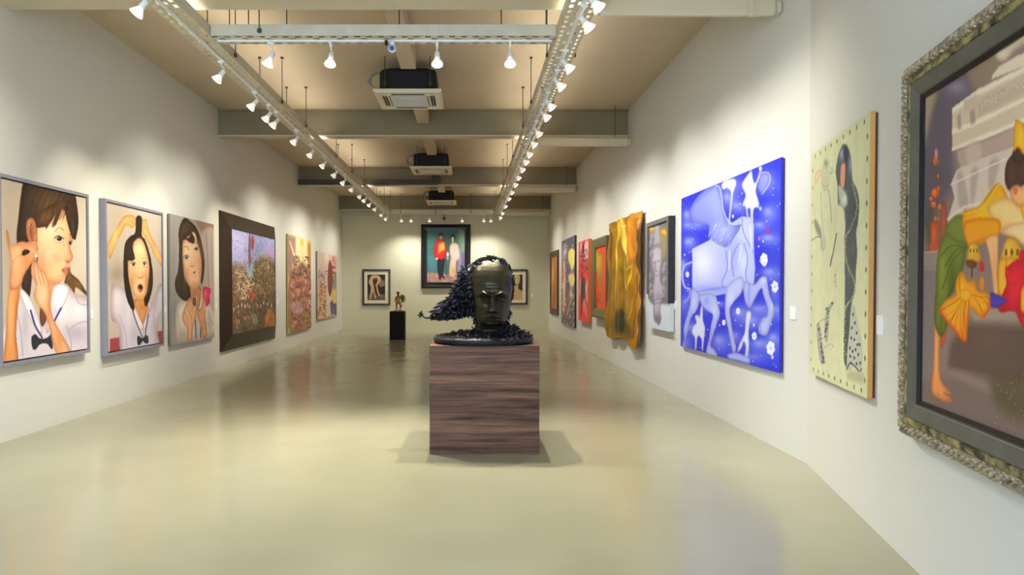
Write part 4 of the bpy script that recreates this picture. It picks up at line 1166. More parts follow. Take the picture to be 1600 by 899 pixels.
for (x,y) in ((360,400),(365,460),(355,520),(290,200),(280,240),(285,300),(275,440),(280,500),(285,540),(368,370)):
    A.blob(x,y,13,22,(170,166,176),.9,hard=True).blob(x+5,y+8,6,12,(96,92,104),.8)
A.mesh('canvas', PM, t, M['pale'], .06, gain=ART_G)

# ---- blue winged creature
off = .04
O, U, w, h, n = place('right', off, (1064, 311.3, 543, 1218.8, 246.2, 580.5))
t = thing('painting', 'very large cobalt blue canvas of a pale winged four legged creature', 'painting', wall_base(O,U,w,off,n))
A = Art(O, U, ZV, w, h, 300, 330, (44,56,226))
A.form = 0.35
A.crop(1050, 240, 4.994)
A.poly([(740,200),(860,150),(860,1700),(740,1600)], (66,84,228), soft=10, alpha=.7, smooth=False)
CL=(150,160,244); WH=(226,230,252)
for (x,y,a,b,al) in ((120,490,40,60,.9),(130,570,60,40,.7),(140,700,60,60,.85),(210,560,60,40,.7),(90,880,40,70,.8),(740,220,80,90,.75),(470,260,110,80,.7),(440,360,60,70,.8),(520,420,80,60,.7),(760,470,70,70,.8),(690,570,70,50,.75),(760,670,90,50,.8),(770,940,90,60,.75),(110,1190,60,110,.5),(160,1370,70,60,.7),(540,1260,90,80,.75),(700,1230,120,70,.7),(640,1320,90,60,.7),(380,1480,80,90,.8),(700,1500,120,70,.75),(500,1440,70,70,.6),(800,1450,60,60,.7),(270,1210,50,60,.5),(820,1230,50,60,.6),(390,1180,30,30,.6),(800,1090,30,60,.6),(650,1600,120,50,.5),(120,1500,50,90,.5)):
    A.blob(x,y,a,b,CL,al*.85)
    A.blob(x-a*.2,y-b*.3,a*.45,b*.4,(196,204,250),al*.6)
r = random.Random(9)
for _ in range(170):
    x, y = r.uniform(80,860), r.uniform(120,1700); s_ = r.uniform(1.5,5) if r.random() < .85 else r.uniform(6,11)
    A.blob(x,y,s_,s_*1.5,(214,222,252),.9,hard=True)
# tail
A.line([(150,850),(95,880),(80,960),(100,1040),(140,1060),(130,1130),(95,1160)], 14, CL, .9).line([(150,850),(95,880),(80,960),(100,1040),(140,1060)], 5, WH, .6)
# body slab (boxy)
BD=(186,194,250)
A.poly([(158,745),(300,672),(320,600),(420,500),(470,540),(545,490),(630,500),(638,560),(640,780),(650,900),(640,1010),(600,1060),(540,1050),(440,1090),(345,1110),(215,1130),(158,1080)], BD, soft=1, smooth=False,
       sh=[(240,860,90,130,(240,242,254),.8),(480,780,60,120,(160,170,248),.7),(560,850,40,100,(222,228,252),.7),(330,1060,160,30,(140,150,244),.7),(560,620,60,60,(206,214,252),.6)])
for l in ([(420,760),(430,900),(390,1000),(400,1050)],[(520,700),(470,820),(480,960)],[(560,700),(590,820),(575,950),(600,1060)],[(545,500),(560,620),(640,780)],[(160,1090),(300,1060),(440,1040)]): A.line(l, 7, (118,130,240), .7)
for l in ([(450,760),(445,900)],[(540,720),(520,850)],[(610,560),(620,760)]): A.line(l, 7, (236,240,255), .7)
# wing
A.poly([(340,250),(370,262),(388,340),(400,440),(440,530),(475,555),(540,545),(500,640),(430,730),(330,690),(290,640),(285,560),(200,550),(150,520),(140,440),(190,350),(260,285)], (134,146,242), soft=1, sh=[(330,400,60,90,(160,172,246),.7),(400,600,60,60,(176,186,250),.7)])
for i in range(22):
    t_ = i/21.0
    x0 = 345+ t_*60; y0 = 270+t_*260
    A.line([(x0,y0),(x0-70+20*t_,y0+60),(x0-190+130*t_, y0+180-10*t_)], 4, (196,206,252), .75, taper=True)
    A.line([(x0-4,y0+8),(x0-74+20*t_,y0+68),(x0-194+130*t_, y0+188-10*t_)], 2, (84,98,236), .5)
for i in range(34):
    x = 300+r.uniform(0,220); y = 540+r.uniform(0,170)
    A.line([(x,y),(x-14,y+18),(x-20,y+46)], 4, (206,214,252), .7, taper=True)
A.line([(340,250),(370,262),(388,340),(400,440),(440,530),(475,555),(540,545)], 7, (206,214,252), .8)
# rider / spear / cupid above
A.poly([(385,250),(410,215),(440,205),(490,200),(500,240),(480,300),(470,370),(450,540),(440,540),(455,380),(460,300),(430,270),(400,280)], WH, soft=1)
A.poly([(545,240),(580,180),(610,140),(622,130),(632,200),(650,230),(680,150),(680,115),(695,105),(700,125),(685,190),(665,240),(655,300),(670,350),(680,420),(640,430),(630,520),(615,520),(610,430),(590,440),(600,500),(580,480),(575,420),(550,400),(575,330),(560,290)], (216,222,252), soft=1,
       sh=[(620,380,40,40,(240,242,255),.8)])
A.poly([(700,160),(740,150),(765,180),(750,240),(720,300),(690,310),(670,260)], (140,152,244), soft=2, alpha=.8).line([(700,150),(745,148),(768,190),(745,260),(700,320)], 5, (206,214,252), .8)
A.blob(690,116,12,14,WH,1,hard=True).blob(475,490,9,14,WH,1,hard=True).blob(690,430,12,18,(190,200,250),.9,hard=True)
# legs
A.poly([(158,1050),(215,1100),(215,1150),(190,1230),(150,1280),(120,1400),(100,1480),(112,1510),(80,1500),(96,1440),(90,1370),(110,1290),(140,1180)], (170,180,250), soft=1, sh=[(170,1160,20,60,(206,214,252),.7)])
A.poly([(215,1100),(330,1100),(360,1180),(375,1250),(350,1330),(320,1420),(300,1500),(330,1530),(355,1580),(330,1590),(275,1560),(268,1530),(290,1440),(305,1330),(320,1260),(280,1230),(230,1180)], (176,186,250), soft=1, sh=[(330,1230,24,50,(214,220,254),.7),(270,1150,20,30,(130,142,244),.6)])
A.poly([(430,1040),(530,960),(560,1000),(540,1090),(480,1160),(450,1220),(462,1320),(480,1430),(500,1520),(480,1560),(462,1500),(440,1380),(420,1290),(415,1200)], (186,196,250), soft=1, sh=[(460,1140,24,50,(220,226,254),.7)])
A.poly([(560,1000),(640,1020),(690,970),(730,960),(745,1010),(760,1100),(790,1190),(795,1250),(770,1330),(745,1410),(710,1420),(680,1400),(675,1350),(700,1290),(740,1270),(745,1200),(710,1100),(700,1050),(660,1110),(620,1190),(595,1200),(565,1130)], (180,190,250), soft=1,
       sh=[(710,990,24,24,(216,222,254),.8),(600,1100,24,60,(150,160,246),.6),(780,1180,14,40,(214,220,252),.7)])
A.line([(700,1285),(690,1340),(700,1400)], 3, (100,112,236), .7).line([(600,1010),(600,1080),(598,1180)], 4, (110,122,238), .7)
# small creatures below
A.poly([(178,1270),(205,1260),(215,1280),(225,1200),(240,1195),(242,1300),(258,1360),(250,1450),(240,1540),(232,1530),(230,1450),(200,1430),(190,1520),(178,1530),(178,1440),(155,1400),(165,1350),(190,1320)], (220,226,252), soft=1)
A.poly([(580,1250),(605,1230),(618,1260),(605,1330),(598,1400),(600,1500),(585,1600),(570,1590),(575,1510),(560,1470),(540,1520),(510,1550),(525,1490),(550,1440),(570,1380)], (222,228,252), soft=1)
A.poly([(435,1570),(480,1555),(520,1560),(600,1600),(598,1640),(520,1620),(440,1600)], (170,180,250), soft=2).line([(600,1480),(600,1640)], 3, (170,180,250), .8)
def flower(x,y,s_):
    for k in range(6):
        a = k*math.pi/3+.3; A.blob(x+math.cos(a)*s_*.55,y+math.sin(a)*s_,s_*.5,s_*.7,(236,238,252),1,hard=True)
    A.blob(x,y,s_*.4,s_*.5,(200,208,250),1,hard=True)
flower(718,825,30); flower(803,1040,28); flower(770,1520,34); flower(642,1425,20); flower(720,850,20); flower(404,1320,14); flower(120,945,14); flower(515,1230,16)
A.poly([(738,570),(745,560),(748,595),(764,612),(756,628),(744,620),(738,600)], (232,50,110), soft=0).blob(680,664,6,16,(226,140,150),.9,hard=True)
A.mesh('canvas', PM, t, M['blueside'], off-.016, gain=ART_G*.96, sat=1.0, stretch=off-.001)

# ---- pale panel with hooded figure
off = .045
O, U, w, h, n = place('near', off, (1266.7, 243.4, 581, 1357.5, 174.5, 627.5))
t = thing('painting', 'tall pale green canvas with a dark robed figure and sparse ink sketches', 'painting', wall_base(O,U,w,off,n))
A = Art(O, U, ZV, w, h, 190, 340, (206,208,164))
A.noise(6,.035,3); A.noise(30,.02,8)
A.uvspace()
A.line([(0,0),(100,0),(100,100),(0,100),(0,0)], 3, (196,206,150), .6, smooth=False)
for i in range(9):
    x = 8+i*10.5
    A.blob(x,2.2,1.0,1.0,(70,76,70),.9,hard=True).blob(x,97.8,1.0,1.0,(70,76,70),.9,hard=True)
for i in range(12):
    y = 8+i*7.8
    A.blob(2.6,y,.9,.9,(70,76,70),.9,hard=True).blob(96.4,y,1.1,1.1,(70,76,70),.9,hard=True)
A.crop(1260, 165, 3.826)
# left faint figure
A.line([(50,450),(60,410),(80,385),(86,400),(70,440),(52,470)], 6, (214,150,110), .6).line([(48,470),(50,640),(62,690)], 3, (220,180,140), .6)
A.poly([(92,380),(112,320),(130,360),(138,420),(128,500),(100,510),(88,450)], (186,186,150), soft=3, alpha=.7).blob(118,345,12,22,(110,110,90),.7)
A.line([(96,470),(116,490),(132,470)], 2, (90,90,80), .7).line([(100,500),(120,505)], 2, (90,90,80), .7).line([(148,372),(155,392),(146,410),(142,395)], 3, (80,130,130), .8)
A.line([(132,500),(142,580),(150,700)], 3, (110,110,96), .8).line([(88,520),(92,680),(110,820),(106,860),(90,850),(90,780)], 2.4, (130,128,110), .7)
A.poly([(46,680),(62,690),(86,740),(90,790),(66,770),(50,720)], (120,120,110), soft=2, alpha=.8).line([(40,805),(62,785),(86,790)], 3, (60,66,60), .8).blob(95,830,10,40,(150,150,130),.6)
A.line([(180,765),(160,880),(142,960)], 4.5, (70,74,70), .9, smooth=False).line([(180,765),(215,762)], 2.2, (120,120,100), .7).line([(150,900),(140,950)], 2, (110,110,96), .6)
for i in range(10): A.line([(166+r.uniform(-2,2),990+i*10),(174+r.uniform(-2,6),990+i*10)], 2, (110,110,100), .7)
A.line([(168,1000),(180,1095)], 1.6, (130,130,110), .6)
# robed figure
A.poly([(196,280),(214,238),(240,236),(262,290),(270,380),(276,450),(300,500),(316,580),(308,700),(298,760),(303,880),(296,990),(290,1110),(268,1200),(258,1340),(246,1460),(242,1560),(226,1530),(224,1400),(228,1260),(230,1160),(230,960),(228,800),(232,700),(205,660),(190,600),(186,480),(176,400),(186,320)], (74,82,84), soft=1,
       sh=[(210,290,16,40,(150,170,206),.8),(262,360,10,50,(140,176,200),.8),(290,620,14,90,(60,66,66),.7),(250,1000,12,100,(96,104,100),.6),(280,840,12,60,(100,110,90),.6)])
A.poly([(224,250),(240,246),(250,290),(240,340),(226,320)], (44,42,66), soft=1).poly([(206,370),(218,345),(232,360),(230,440),(222,490),(204,470)], (224,150,110), soft=1)
A.poly([(190,480),(215,490),(240,540),(244,590),(225,610),(200,580)], (190,192,176), soft=2, alpha=.9).blob(228,560,14,30,(232,232,220),.8)
A.poly([(190,590),(225,620),(230,700),(226,770),(188,760),(186,660)], (212,208,166), soft=3)
yl = [(276,470),(290,530),(304,590),(292,660),(262,740),(238,780),(232,860),(240,930),(258,990),(282,1040),(290,1100),(270,1160),(244,1190),(232,1230),(230,1340),(232,1500)]
cq = catmull(yl, False, 8)
for i in range(0, len(cq), 1): A.blob(cq[i][0]+(3 if i%2 else -3), cq[i][1], 3.6, 4.5, (206,206,130) if i%3 else (150,160,120), .9, hard=True)
for i in range(60):
    y = r.uniform(500,1500); x = r.uniform(234,292) if y < 1100 else r.uniform(228,256); A.blob(x,y,2.5,4,(120,132,130),.7,hard=True)
A.poly([(270,1205),(288,1200),(306,1290),(328,1400),(334,1530),(320,1590),(290,1560),(262,1590),(242,1560),(246,1470),(258,1360),(262,1260)], (182,186,166), soft=1, sh=[(290,1400,20,80,(196,198,176),.6)])
for (x,y) in ((278,1250),(290,1300),(272,1330),(300,1360),(286,1400),(305,1430),(268,1390),(294,1460),(318,1430),(276,1470),(260,1450),(310,1490),(286,1510),(262,1500),(322,1540),(300,1545),(266,1540)):
    A.blob(x,y,6,11,(56,60,90),.9,hard=True)
A.line([(240,1580),(262,1540),(290,1560),(316,1590),(330,1575)], 5, (50,54,76)).poly([(248,1590),(338,1600),(336,1660),(250,1640)], (184,178,140), soft=3)
# small leopard sketch
A.poly([(150,1180),(160,1190),(140,1230),(134,1300),(126,1410),(112,1400),(108,1330),(116,1240),(134,1200)], (156,160,148), soft=1)
A.poly([(62,1310),(76,1300),(88,1360),(98,1440),(110,1520),(100,1545),(82,1530),(68,1450),(64,1370)], (160,164,150), soft=1)
for _ in range(22): 
    yy = r.uniform(1210,1410); A.blob(122+r.uniform(-8,8)+(1300-yy)*.05,yy,4,7,(60,64,84),.9,hard=True)
    yy = r.uniform(1330,1530); A.blob(74+(yy-1330)*.14+r.uniform(-6,6),yy,4,7,(60,64,84),.9,hard=True)
A.line([(60,1320),(90,1285),(145,1265)], 2, (60,62,60), .8).line([(105,1450),(145,1425),(160,1445)], 1.8, (70,72,66), .7).line([(75,1400),(130,1380)], 1.8, (70,72,66), .7).blob(155,1183,9,9,(70,74,90),.9,hard=True).blob(100,1535,10,8,(60,64,84),.9)
A.mesh('canvas', PM, t, M['goldside'], off-.016, gain=ART_G*1.03, gamma=1.0, sat=.92, stretch=off-.001)

# ---- ornate framed temple painting
off = .09
Wn = WALLS['near']; n = Wn['n']; U = Wn['U']
pl = Wn['p'](off)
a = hit(1403.5, 112, pl, n); b = hit(1401, 678, pl, n); c = hit(1540, 0, pl, n); d = hit(1600, 786, pl, n)
z1 = (a[2]+c[2])/2; z0 = (b[2]+d[2])/2
O = np.array([a[0], a[1], z0]); h = z1-z0; w = 2.36
t = thing('painting', 'huge temple painting of a bending woman in yellow, ornate carved silver frame', 'painting', wall_base(O,U,w,off,n))
OW = O - n*off
ringframe(OW, U, n, w, h, [(0,.001),(0,.045),(.010,.062),(.032,.074),(.056,.066),(.066,.058)], 'carved_moulding', M['silverleaf'], t)
# carved leaves along the moulding
lf = MB()
def perim(ins, step):
    out = []
    for (p0, dr, L) in ((OW+U*ins+ZV*ins, U, w-2*ins), (OW+U*(w-ins)+ZV*ins, ZV, h-2*ins), (OW+U*(w-ins)+ZV*(h-ins), -U, w-2*ins), (OW+U*ins+ZV*(h-ins), -ZV, h-2*ins)):
        k = max(1, int(L/step))
        for i in range(k): out.append((p0+dr*(L*(i+.5)/k), dr))
    return out
for i, (p, dr) in enumerate(perim(.034, .050)):
    cr = np.cross(n, dr)
    ang = .75
    e1 = dr*math.cos(ang)+cr*math.sin(ang); e2 = np.cross(n, e1)
    Mx = Matrix((e1, e2, n)).transposed()
    c_ = p + n*.068
    lf.ell(tuple(c_), (.036,.0125,.017), 8, 6, Mx)
    lf.ell(tuple(c_ + dr*.014 - cr*.016), (.012,.008,.012), 6, 5, Mx)
    lf.ell(tuple(c_ + cr*.020 - dr*.006), (.009,.009,.010), 6, 5, Mx)
lf.build('carved_leaves', M['silverleaf'], t)
ringframe(OW, U, n, w, h, [(.064,.062),(.072,.070),(.100,.072),(.106,.062)], 'mottled_band', M['olivegold'], t)
ringframe(OW, U, n, w, h, [(.106,.068),(.112,.072),(.168,.054),(.172,.056),(.180,.05)], 'grey_band', M['greyolive'], t)
ringframe(OW, U, n, w, h, [(.180,.052),(.188,.055),(.206,.045),(.206,.03)], 'black_liner', M['blacklacquer'], t)
A = Art(OW+U*.202+ZV*.202+n*.036, U, ZV, w-.404, h-.404, 460, 380, (146,126,118))
A.noise(5,.06,12)
A.form = 0.45
A.crop(1440, 30, 2.725)
A.poly([(-20,340),(60,290),(80,300),(0,600),(-20,900)], (176,158,128), soft=6, smooth=False)
A.poly([(70,300),(190,215),(230,300),(130,560),(140,700),(20,900),(0,900),(10,560)], (108,98,108), soft=8, smooth=False)
A.poly([(195,215),(300,130),(330,220),(230,290)], (150,132,112), soft=4, smooth=False)
A.blob(150,290,40,30,(176,172,184),.6).blob(80,420,40,80,(98,90,104),.6).blob(60,640,40,100,(96,84,90),.5)
ST=(214,196,172); STS=(176,152,138); STL=(236,224,200)
# stepped stone base of the stupa
A.poly([(130,380),(240,300),(440,200),(700,60),(900,-60),(900,420),(440,440),(130,560)], ST, soft=1, smooth=False)
A.poly([(300,240),(330,200),(400,160),(440,140),(700,0),(700,60),(440,200),(300,255)], (228,214,190), soft=1, smooth=False, )
A.poly([(310,150),(330,120),(440,40),(700,-120),(700,40),(440,110),(350,180)], (206,190,164), soft=2, sh=[(340,150,30,30,(232,218,192),.7)])
for q in ([(130,380),(240,300),(440,200),(700,60),(700,80),(440,222),(245,322),(130,402)],[(130,470),(230,430),(440,330),(700,200),(700,215),(440,350),(230,452),(130,492)],[(128,550),(240,500),(440,420),(700,330),(700,345),(440,440),(240,522),(130,562)]):
    A.poly(q, STL, soft=1, smooth=False)
for q in ([(150,410),(165,400),(170,465),(155,470)],[(205,380),(225,365),(230,440),(208,450)]): A.poly(q, STS, soft=2, smooth=False)
A.poly([(180,345),(240,318),(240,380),(180,400)], (206,186,164), soft=2, smooth=False)
A.poly([(245,340),(440,240),(700,110),(700,190),(440,320),(235,420)], (200,182,160), soft=2, smooth=False)
r = random.Random(21)
for _ in range(240):
    u_ = r.uniform(0,1); x = 245+u_*340; y = 372-u_*175+r.uniform(-24,24); A.blob(x,y,3,3,(180,160,138) if r.random()<.5 else (226,210,186),.7,hard=True)
A.poly([(150,560),(250,525),(440,440),(700,350),(700,420),(440,520),(260,590),(170,640),(155,600)], (190,166,152), soft=2, smooth=False)
A.poly([(190,545),(245,525),(250,590),(200,620)], (206,184,168), soft=3)
A.poly([(125,700),(150,640),(260,590),(440,520),(700,430),(700,900),(110,900),(112,850),(140,760)], (216,200,184), soft=1, smooth=False)
for q in ([(150,670),(175,660),(200,790),(165,810)],[(210,650),(240,640),(225,760),(210,790)],[(290,610),(330,600),(310,700),(285,720)]): A.poly(q, (188,168,156), soft=3)
A.line([(125,705),(260,640),(440,560)], 5, (236,224,208), .8, smooth=False).line([(112,852),(180,800),(260,780)], 7, (234,222,206), .8, smooth=False)
# offering flowers
A.poly([(62,545),(70,570),(66,600),(58,600),(54,570)], (206,150,170)).blob(60,605,11,18,(236,110,40),1,hard=True)
for (x,y,s_) in ((68,668,7),(58,740,17),(50,790,12),(78,800,10),(62,850,9),(55,885,20),(70,720,8),(40,765,8),(96,860,10)): A.blob(x,y,s_,s_*1.2,(238,116,34),1,hard=True).blob(x-2,y-4,s_*.4,s_*.4,(250,160,80),.8)
A.line([(62,600),(66,760),(60,900)], 3, (110,80,60), .8).poly([(84,800),(104,800),(108,1010),(80,1010)], (176,80,60), soft=2, alpha=.8)
A.poly([(20,830),(50,800),(40,960),(22,960)], (84,84,50), soft=4, alpha=.7)
A.crop(1430, 350, 2.571)
A.poly([(62,0),(95,0),(90,60),(100,110),(52,110),(64,60)], (188,84,50), soft=1, sh=[(74,40,10,30,(226,120,70),.7)])
A.poly([(18,115),(90,108),(90,125),(85,185),(18,195)], (156,140,134), soft=1, smooth=False).line([(18,118),(90,110)], 4, (190,176,166), .8, smooth=False).line([(18,185),(90,178)], 3, (176,160,150), .8, smooth=False)
A.poly([(10,190),(90,180),(80,420),(70,620),(10,700)], (136,124,124), soft=6, smooth=False)
A.poly([(150,360),(300,330),(800,300),(800,420),(220,400)], (150,128,112), soft=4, smooth=False)
A.poly([(210,330),(430,335),(800,320),(800,420),(240,400)], (168,150,134), soft=3, smooth=False)
A.poly([(200,400),(800,420),(800,760),(300,620),(130,590),(140,480)], (108,88,78), soft=6, smooth=False, sh=[(300,470,60,40,(120,98,84),.6)])
A.poly([(10,640),(160,600),(320,670),(800,740),(800,1100),(10,700)], (128,110,104), soft=8, smooth=False)
A.poly([(120,590),(200,600),(310,665),(290,672),(180,630)], (158,134,124), soft=4, alpha=.8)
A.poly([(300,640),(360,600),(800,600),(800,800),(400,790)], (96,84,62), soft=8, alpha=.8)
for _ in range(150):
    A.blob(r.uniform(320,720), r.uniform(600,800), r.uniform(1.5,4), r.uniform(1.5,4), r.choice([(130,128,70),(160,150,110),(80,84,50),(190,180,150)]), .7, hard=True)
# skirt, legs
A.poly([(80,390),(104,395),(98,480),(96,560),(104,630),(140,675),(138,684),(110,680),(146,704),(146,714),(120,714),(88,696),(68,680),(66,640),(74,560),(76,470)], (226,150,90), soft=1, sh=[(84,520,8,90,(244,180,120),.7),(110,690,30,10,(232,150,96),.6)])
A.poly([(112,370),(136,360),(128,420),(112,490),(104,480)], (212,84,44), soft=1)
A.line([(88,680),(110,700),(146,712)], 2.5, (190,110,70), .6)
A.poly([(150,-10),(200,-20),(225,40),(205,110),(190,190),(165,250),(130,320),(135,380),(108,455),(78,400),(82,250),(88,140),(108,60)], (112,124,48), soft=1,
       sh=[(110,180,16,100,(146,152,66),.8),(170,60,30,50,(132,140,56),.7),(150,230,20,80,(84,92,34),.8),(110,350,16,40,(90,100,40),.7)])
for l in ([(205,90),(160,110),(120,170)],[(200,100),(150,150),(110,260)],[(190,90),(140,90),(105,130)],[(150,250),(120,330),(100,420)]): A.line(l, 5, (78,86,30), .6)
# bodice / torso / head (upper part spans both crops)
A.crop(1440, 30, 2.725)
A.poly([(100,900),(130,850),(165,830),(190,860),(200,950),(150,950)], (116,128,50), soft=2)
A.poly([(176,826),(240,800),(300,720),(325,700),(350,722),(375,790),(380,850),(330,900),(310,930),(240,960),(190,940)], (244,172,26), soft=1, sh=[(270,830,50,40,(252,196,50),.8),(330,730,16,30,(250,190,60),.6),(220,930,30,30,(226,140,20),.7)])
A.poly([(350,760),(420,790),(520,900),(560,1000),(520,1010),(440,930),(380,880),(340,900),(310,860),(280,800)], (248,206,140), soft=1, sh=[(420,880,40,30,(252,224,170),.6),(330,870,14,30,(232,170,104),.7)])
A.line([(182,830),(260,800),(330,705),(360,730)], 4, (250,210,90), .8)
A.poly([(355,690),(360,620),(385,580),(420,570),(450,600),(470,660),(440,700),(410,720),(375,730)], (74,44,36), soft=1, sh=[(385,640,12,40,(110,70,52),.6)])
A.poly([(385,590),(395,552),(425,545),(440,565),(435,600),(405,612)], (62,36,32), soft=1)
A.poly([(392,560),(398,440),(406,432),(432,450),(450,540),(440,580),(410,545)], (244,176,40), soft=1, sh=[(420,500,12,40,(252,206,90),.7)])
A.poly([(376,730),(400,705),(430,715),(480,700),(540,700),(560,760),(540,810),(500,830),(460,800),(420,800),(392,780)], (240,180,120), soft=1)
A.blob(398,730,13,20,(222,130,90),.9,hard=True).line([(392,720),(404,730),(398,748)], 2.4, (180,90,60), .8)
A.poly([(425,790),(480,800),(520,850),(500,900),(440,860)], (244,176,30), soft=1)
A.crop(1430, 350, 2.571)
A.poly([(200,-10),(330,-20),(340,40),(325,60),(300,60),(250,75),(215,95)], (240,160,22), soft=1)
A.poly([(285,60),(330,45),(332,130),(330,220),(336,300),(318,296),(308,200),(296,120)], (240,186,130), soft=1, sh=[(318,180,8,80,(228,160,104),.6)])
A.poly([(340,30),(440,-10),(520,40),(600,120),(560,160),(470,110),(400,60)], (250,214,160), soft=1)
# gilded bells
for (x,y,s_) in ((235,105,26),(388,110,46)):
    A.poly([(x-s_,y+s_*1.7),(x-s_*.8,y-s_*.2),(x-s_*.4,y-s_*1.1),(x+s_*.4,y-s_*1.1),(x+s_*.8,y-s_*.2),(x+s_,y+s_*1.7)], (214,164,52), soft=1, sh=[(x-s_*.3,y,s_*.4,s_,(244,206,100),.7)])
    for k in (-.5,0,.5): A.blob(x+k*s_,y+s_*.1,s_*.12,s_*.35,(110,70,24),.9,hard=True)
A.line([(230,165),(226,215)], 4, (70,50,30), .9, smooth=False).line([(388,140),(390,185)], 7, (70,50,30), .9, smooth=False)
A.poly([(205,150),(225,145),(246,155),(240,175),(212,172)], (110,76,30), soft=1)
A.blob(268,172,11,22,(204,36,44),1,hard=True).blob(430,130,14,28,(204,36,44),1,hard=True).blob(268,240,10,30,(240,140,30),1,hard=True)
A.poly([(345,140),(430,150),(420,250),(400,280),(340,290),(332,220)], (236,176,50), soft=1).line([(365,140),(368,270)], 3, (190,120,30), .8)
A.poly([(296,276),(360,296),(400,300),(380,330),(320,336),(298,325)], (70,60,170), soft=1)
A.poly([(440,140),(380,165),(362,195),(368,240),(350,290),(372,310),(335,330),(345,355),(400,352),(440,420),(560,480),(640,300),(600,180)], (216,24,52), soft=1, sh=[(400,240,20,40,(236,60,80),.7),(430,340,20,40,(150,14,36),.7)])
A.poly([(362,180),(375,180),(392,225),(440,215),(440,235),(385,245)], (236,50,70), soft=1)
A.poly([(425,270),(445,250),(450,340),(425,350)], (240,170,30), soft=1)
# big yellow bow
BW=(238,160,28)
A.poly([(96,345),(130,300),(165,285),(160,250),(175,200),(195,195),(210,230),(245,225),(250,270),(290,275),(300,290),(298,340),(270,378),(235,350),(222,330),(212,400),(204,470),(190,468),(160,430),(135,400),(112,370)], BW, soft=1,
       sh=[(190,260,20,30,(252,196,70),.7),(260,310,26,30,(250,186,50),.6),(150,340,30,30,(250,186,60),.6),(195,420,16,50,(226,130,20),.6)])
for l in ([(190,290),(150,320),(100,350)],[(195,300),(165,350),(140,400)],[(205,300),(195,380),(190,465)],[(215,300),(215,340),(206,460)],[(225,290),(255,320),(270,372)],[(228,285),(270,300),(298,335)],[(180,270),(178,230),(180,205)]): A.line(l, 3, (190,100,14), .8)
for i in range(9): A.line([(196+i*1.5,300),(176+i*4-18,350),(112+i*12,372+i*11)], 2, (252,200,84) if i%2 else (200,112,16), .6)
for i in range(6): A.line([(224,288),(250,292+i*7),(294-i*5,296+i*15)], 2, (252,200,84) if i%2 else (200,112,16), .6)
A.line([(100,348),(112,368),(135,400),(160,430),(190,468),(204,470)], 5, (228,80,20), .8).line([(298,300),(298,340),(270,378)], 5, (228,80,20), .8)
A.poly([(180,270),(200,262),(222,272),(222,300),(200,312),(182,298)], (248,180,50), soft=1)
A.mesh('canvas', PM, t, M['darkside'], .005, gain=ART_G*1.0)

# ------------------------------------------------------------------ wall label cards
def card(wall, q, label):
    O, U, w, h, n = place(wall, .008, q)
    c = O + U*(w/2) - n*.008
    mb = MB()
    a = [O+U*i*w+ZV*j*h - n*k*.0075 for k in (0,1) for (i,j) in ((0,0),(1,0),(1,1),(0,1))]
    mb.add(a, [(0,1,2,3),(4,7,6,5),(0,4,5,1),(1,5,6,2),(2,6,7,3),(3,7,4,0)])
    tag(mb.solo('caption_sign', M['tagwhite'], (float(c[0]), float(c[1]), float(O[2]))), label, 'wall label', 'white caption cards on the walls')
card('left', (142.5,484.5,498,145.8,484.5,498), 'small white caption card right of the earring girl painting')
card('left', (257.3,478.5,488.5,259.6,478.5,488.5), 'small white caption card right of the open mouthed girl painting')
card('left', (336.6,472.5,483,338.8,472.5,483), 'small white caption card right of the girl with pink toy')
card('left', (433.6,467,474.5,435.2,467,474.5), 'small white caption card right of the dark framed ritual landscape')
card('back', (829.5,459,464,832.5,459,464), 'small white caption card right of the torso print on the back wall')
card('right', (1003,468,479.5,1006.2,468,479.5), 'small white caption card between the golden cloth and the melting head')
card('right', (1053,470.5,484,1056.4,470.5,484), 'small white caption card left of the big blue canvas')
card('right', (1234.5,478.5,499.5,1243,478.5,499.5), 'white caption card right of the big blue canvas')
card('near', (1369.5,493,523.5,1377.7,493,523.5), 'white caption card between the pale green canvas and the ornate frame')
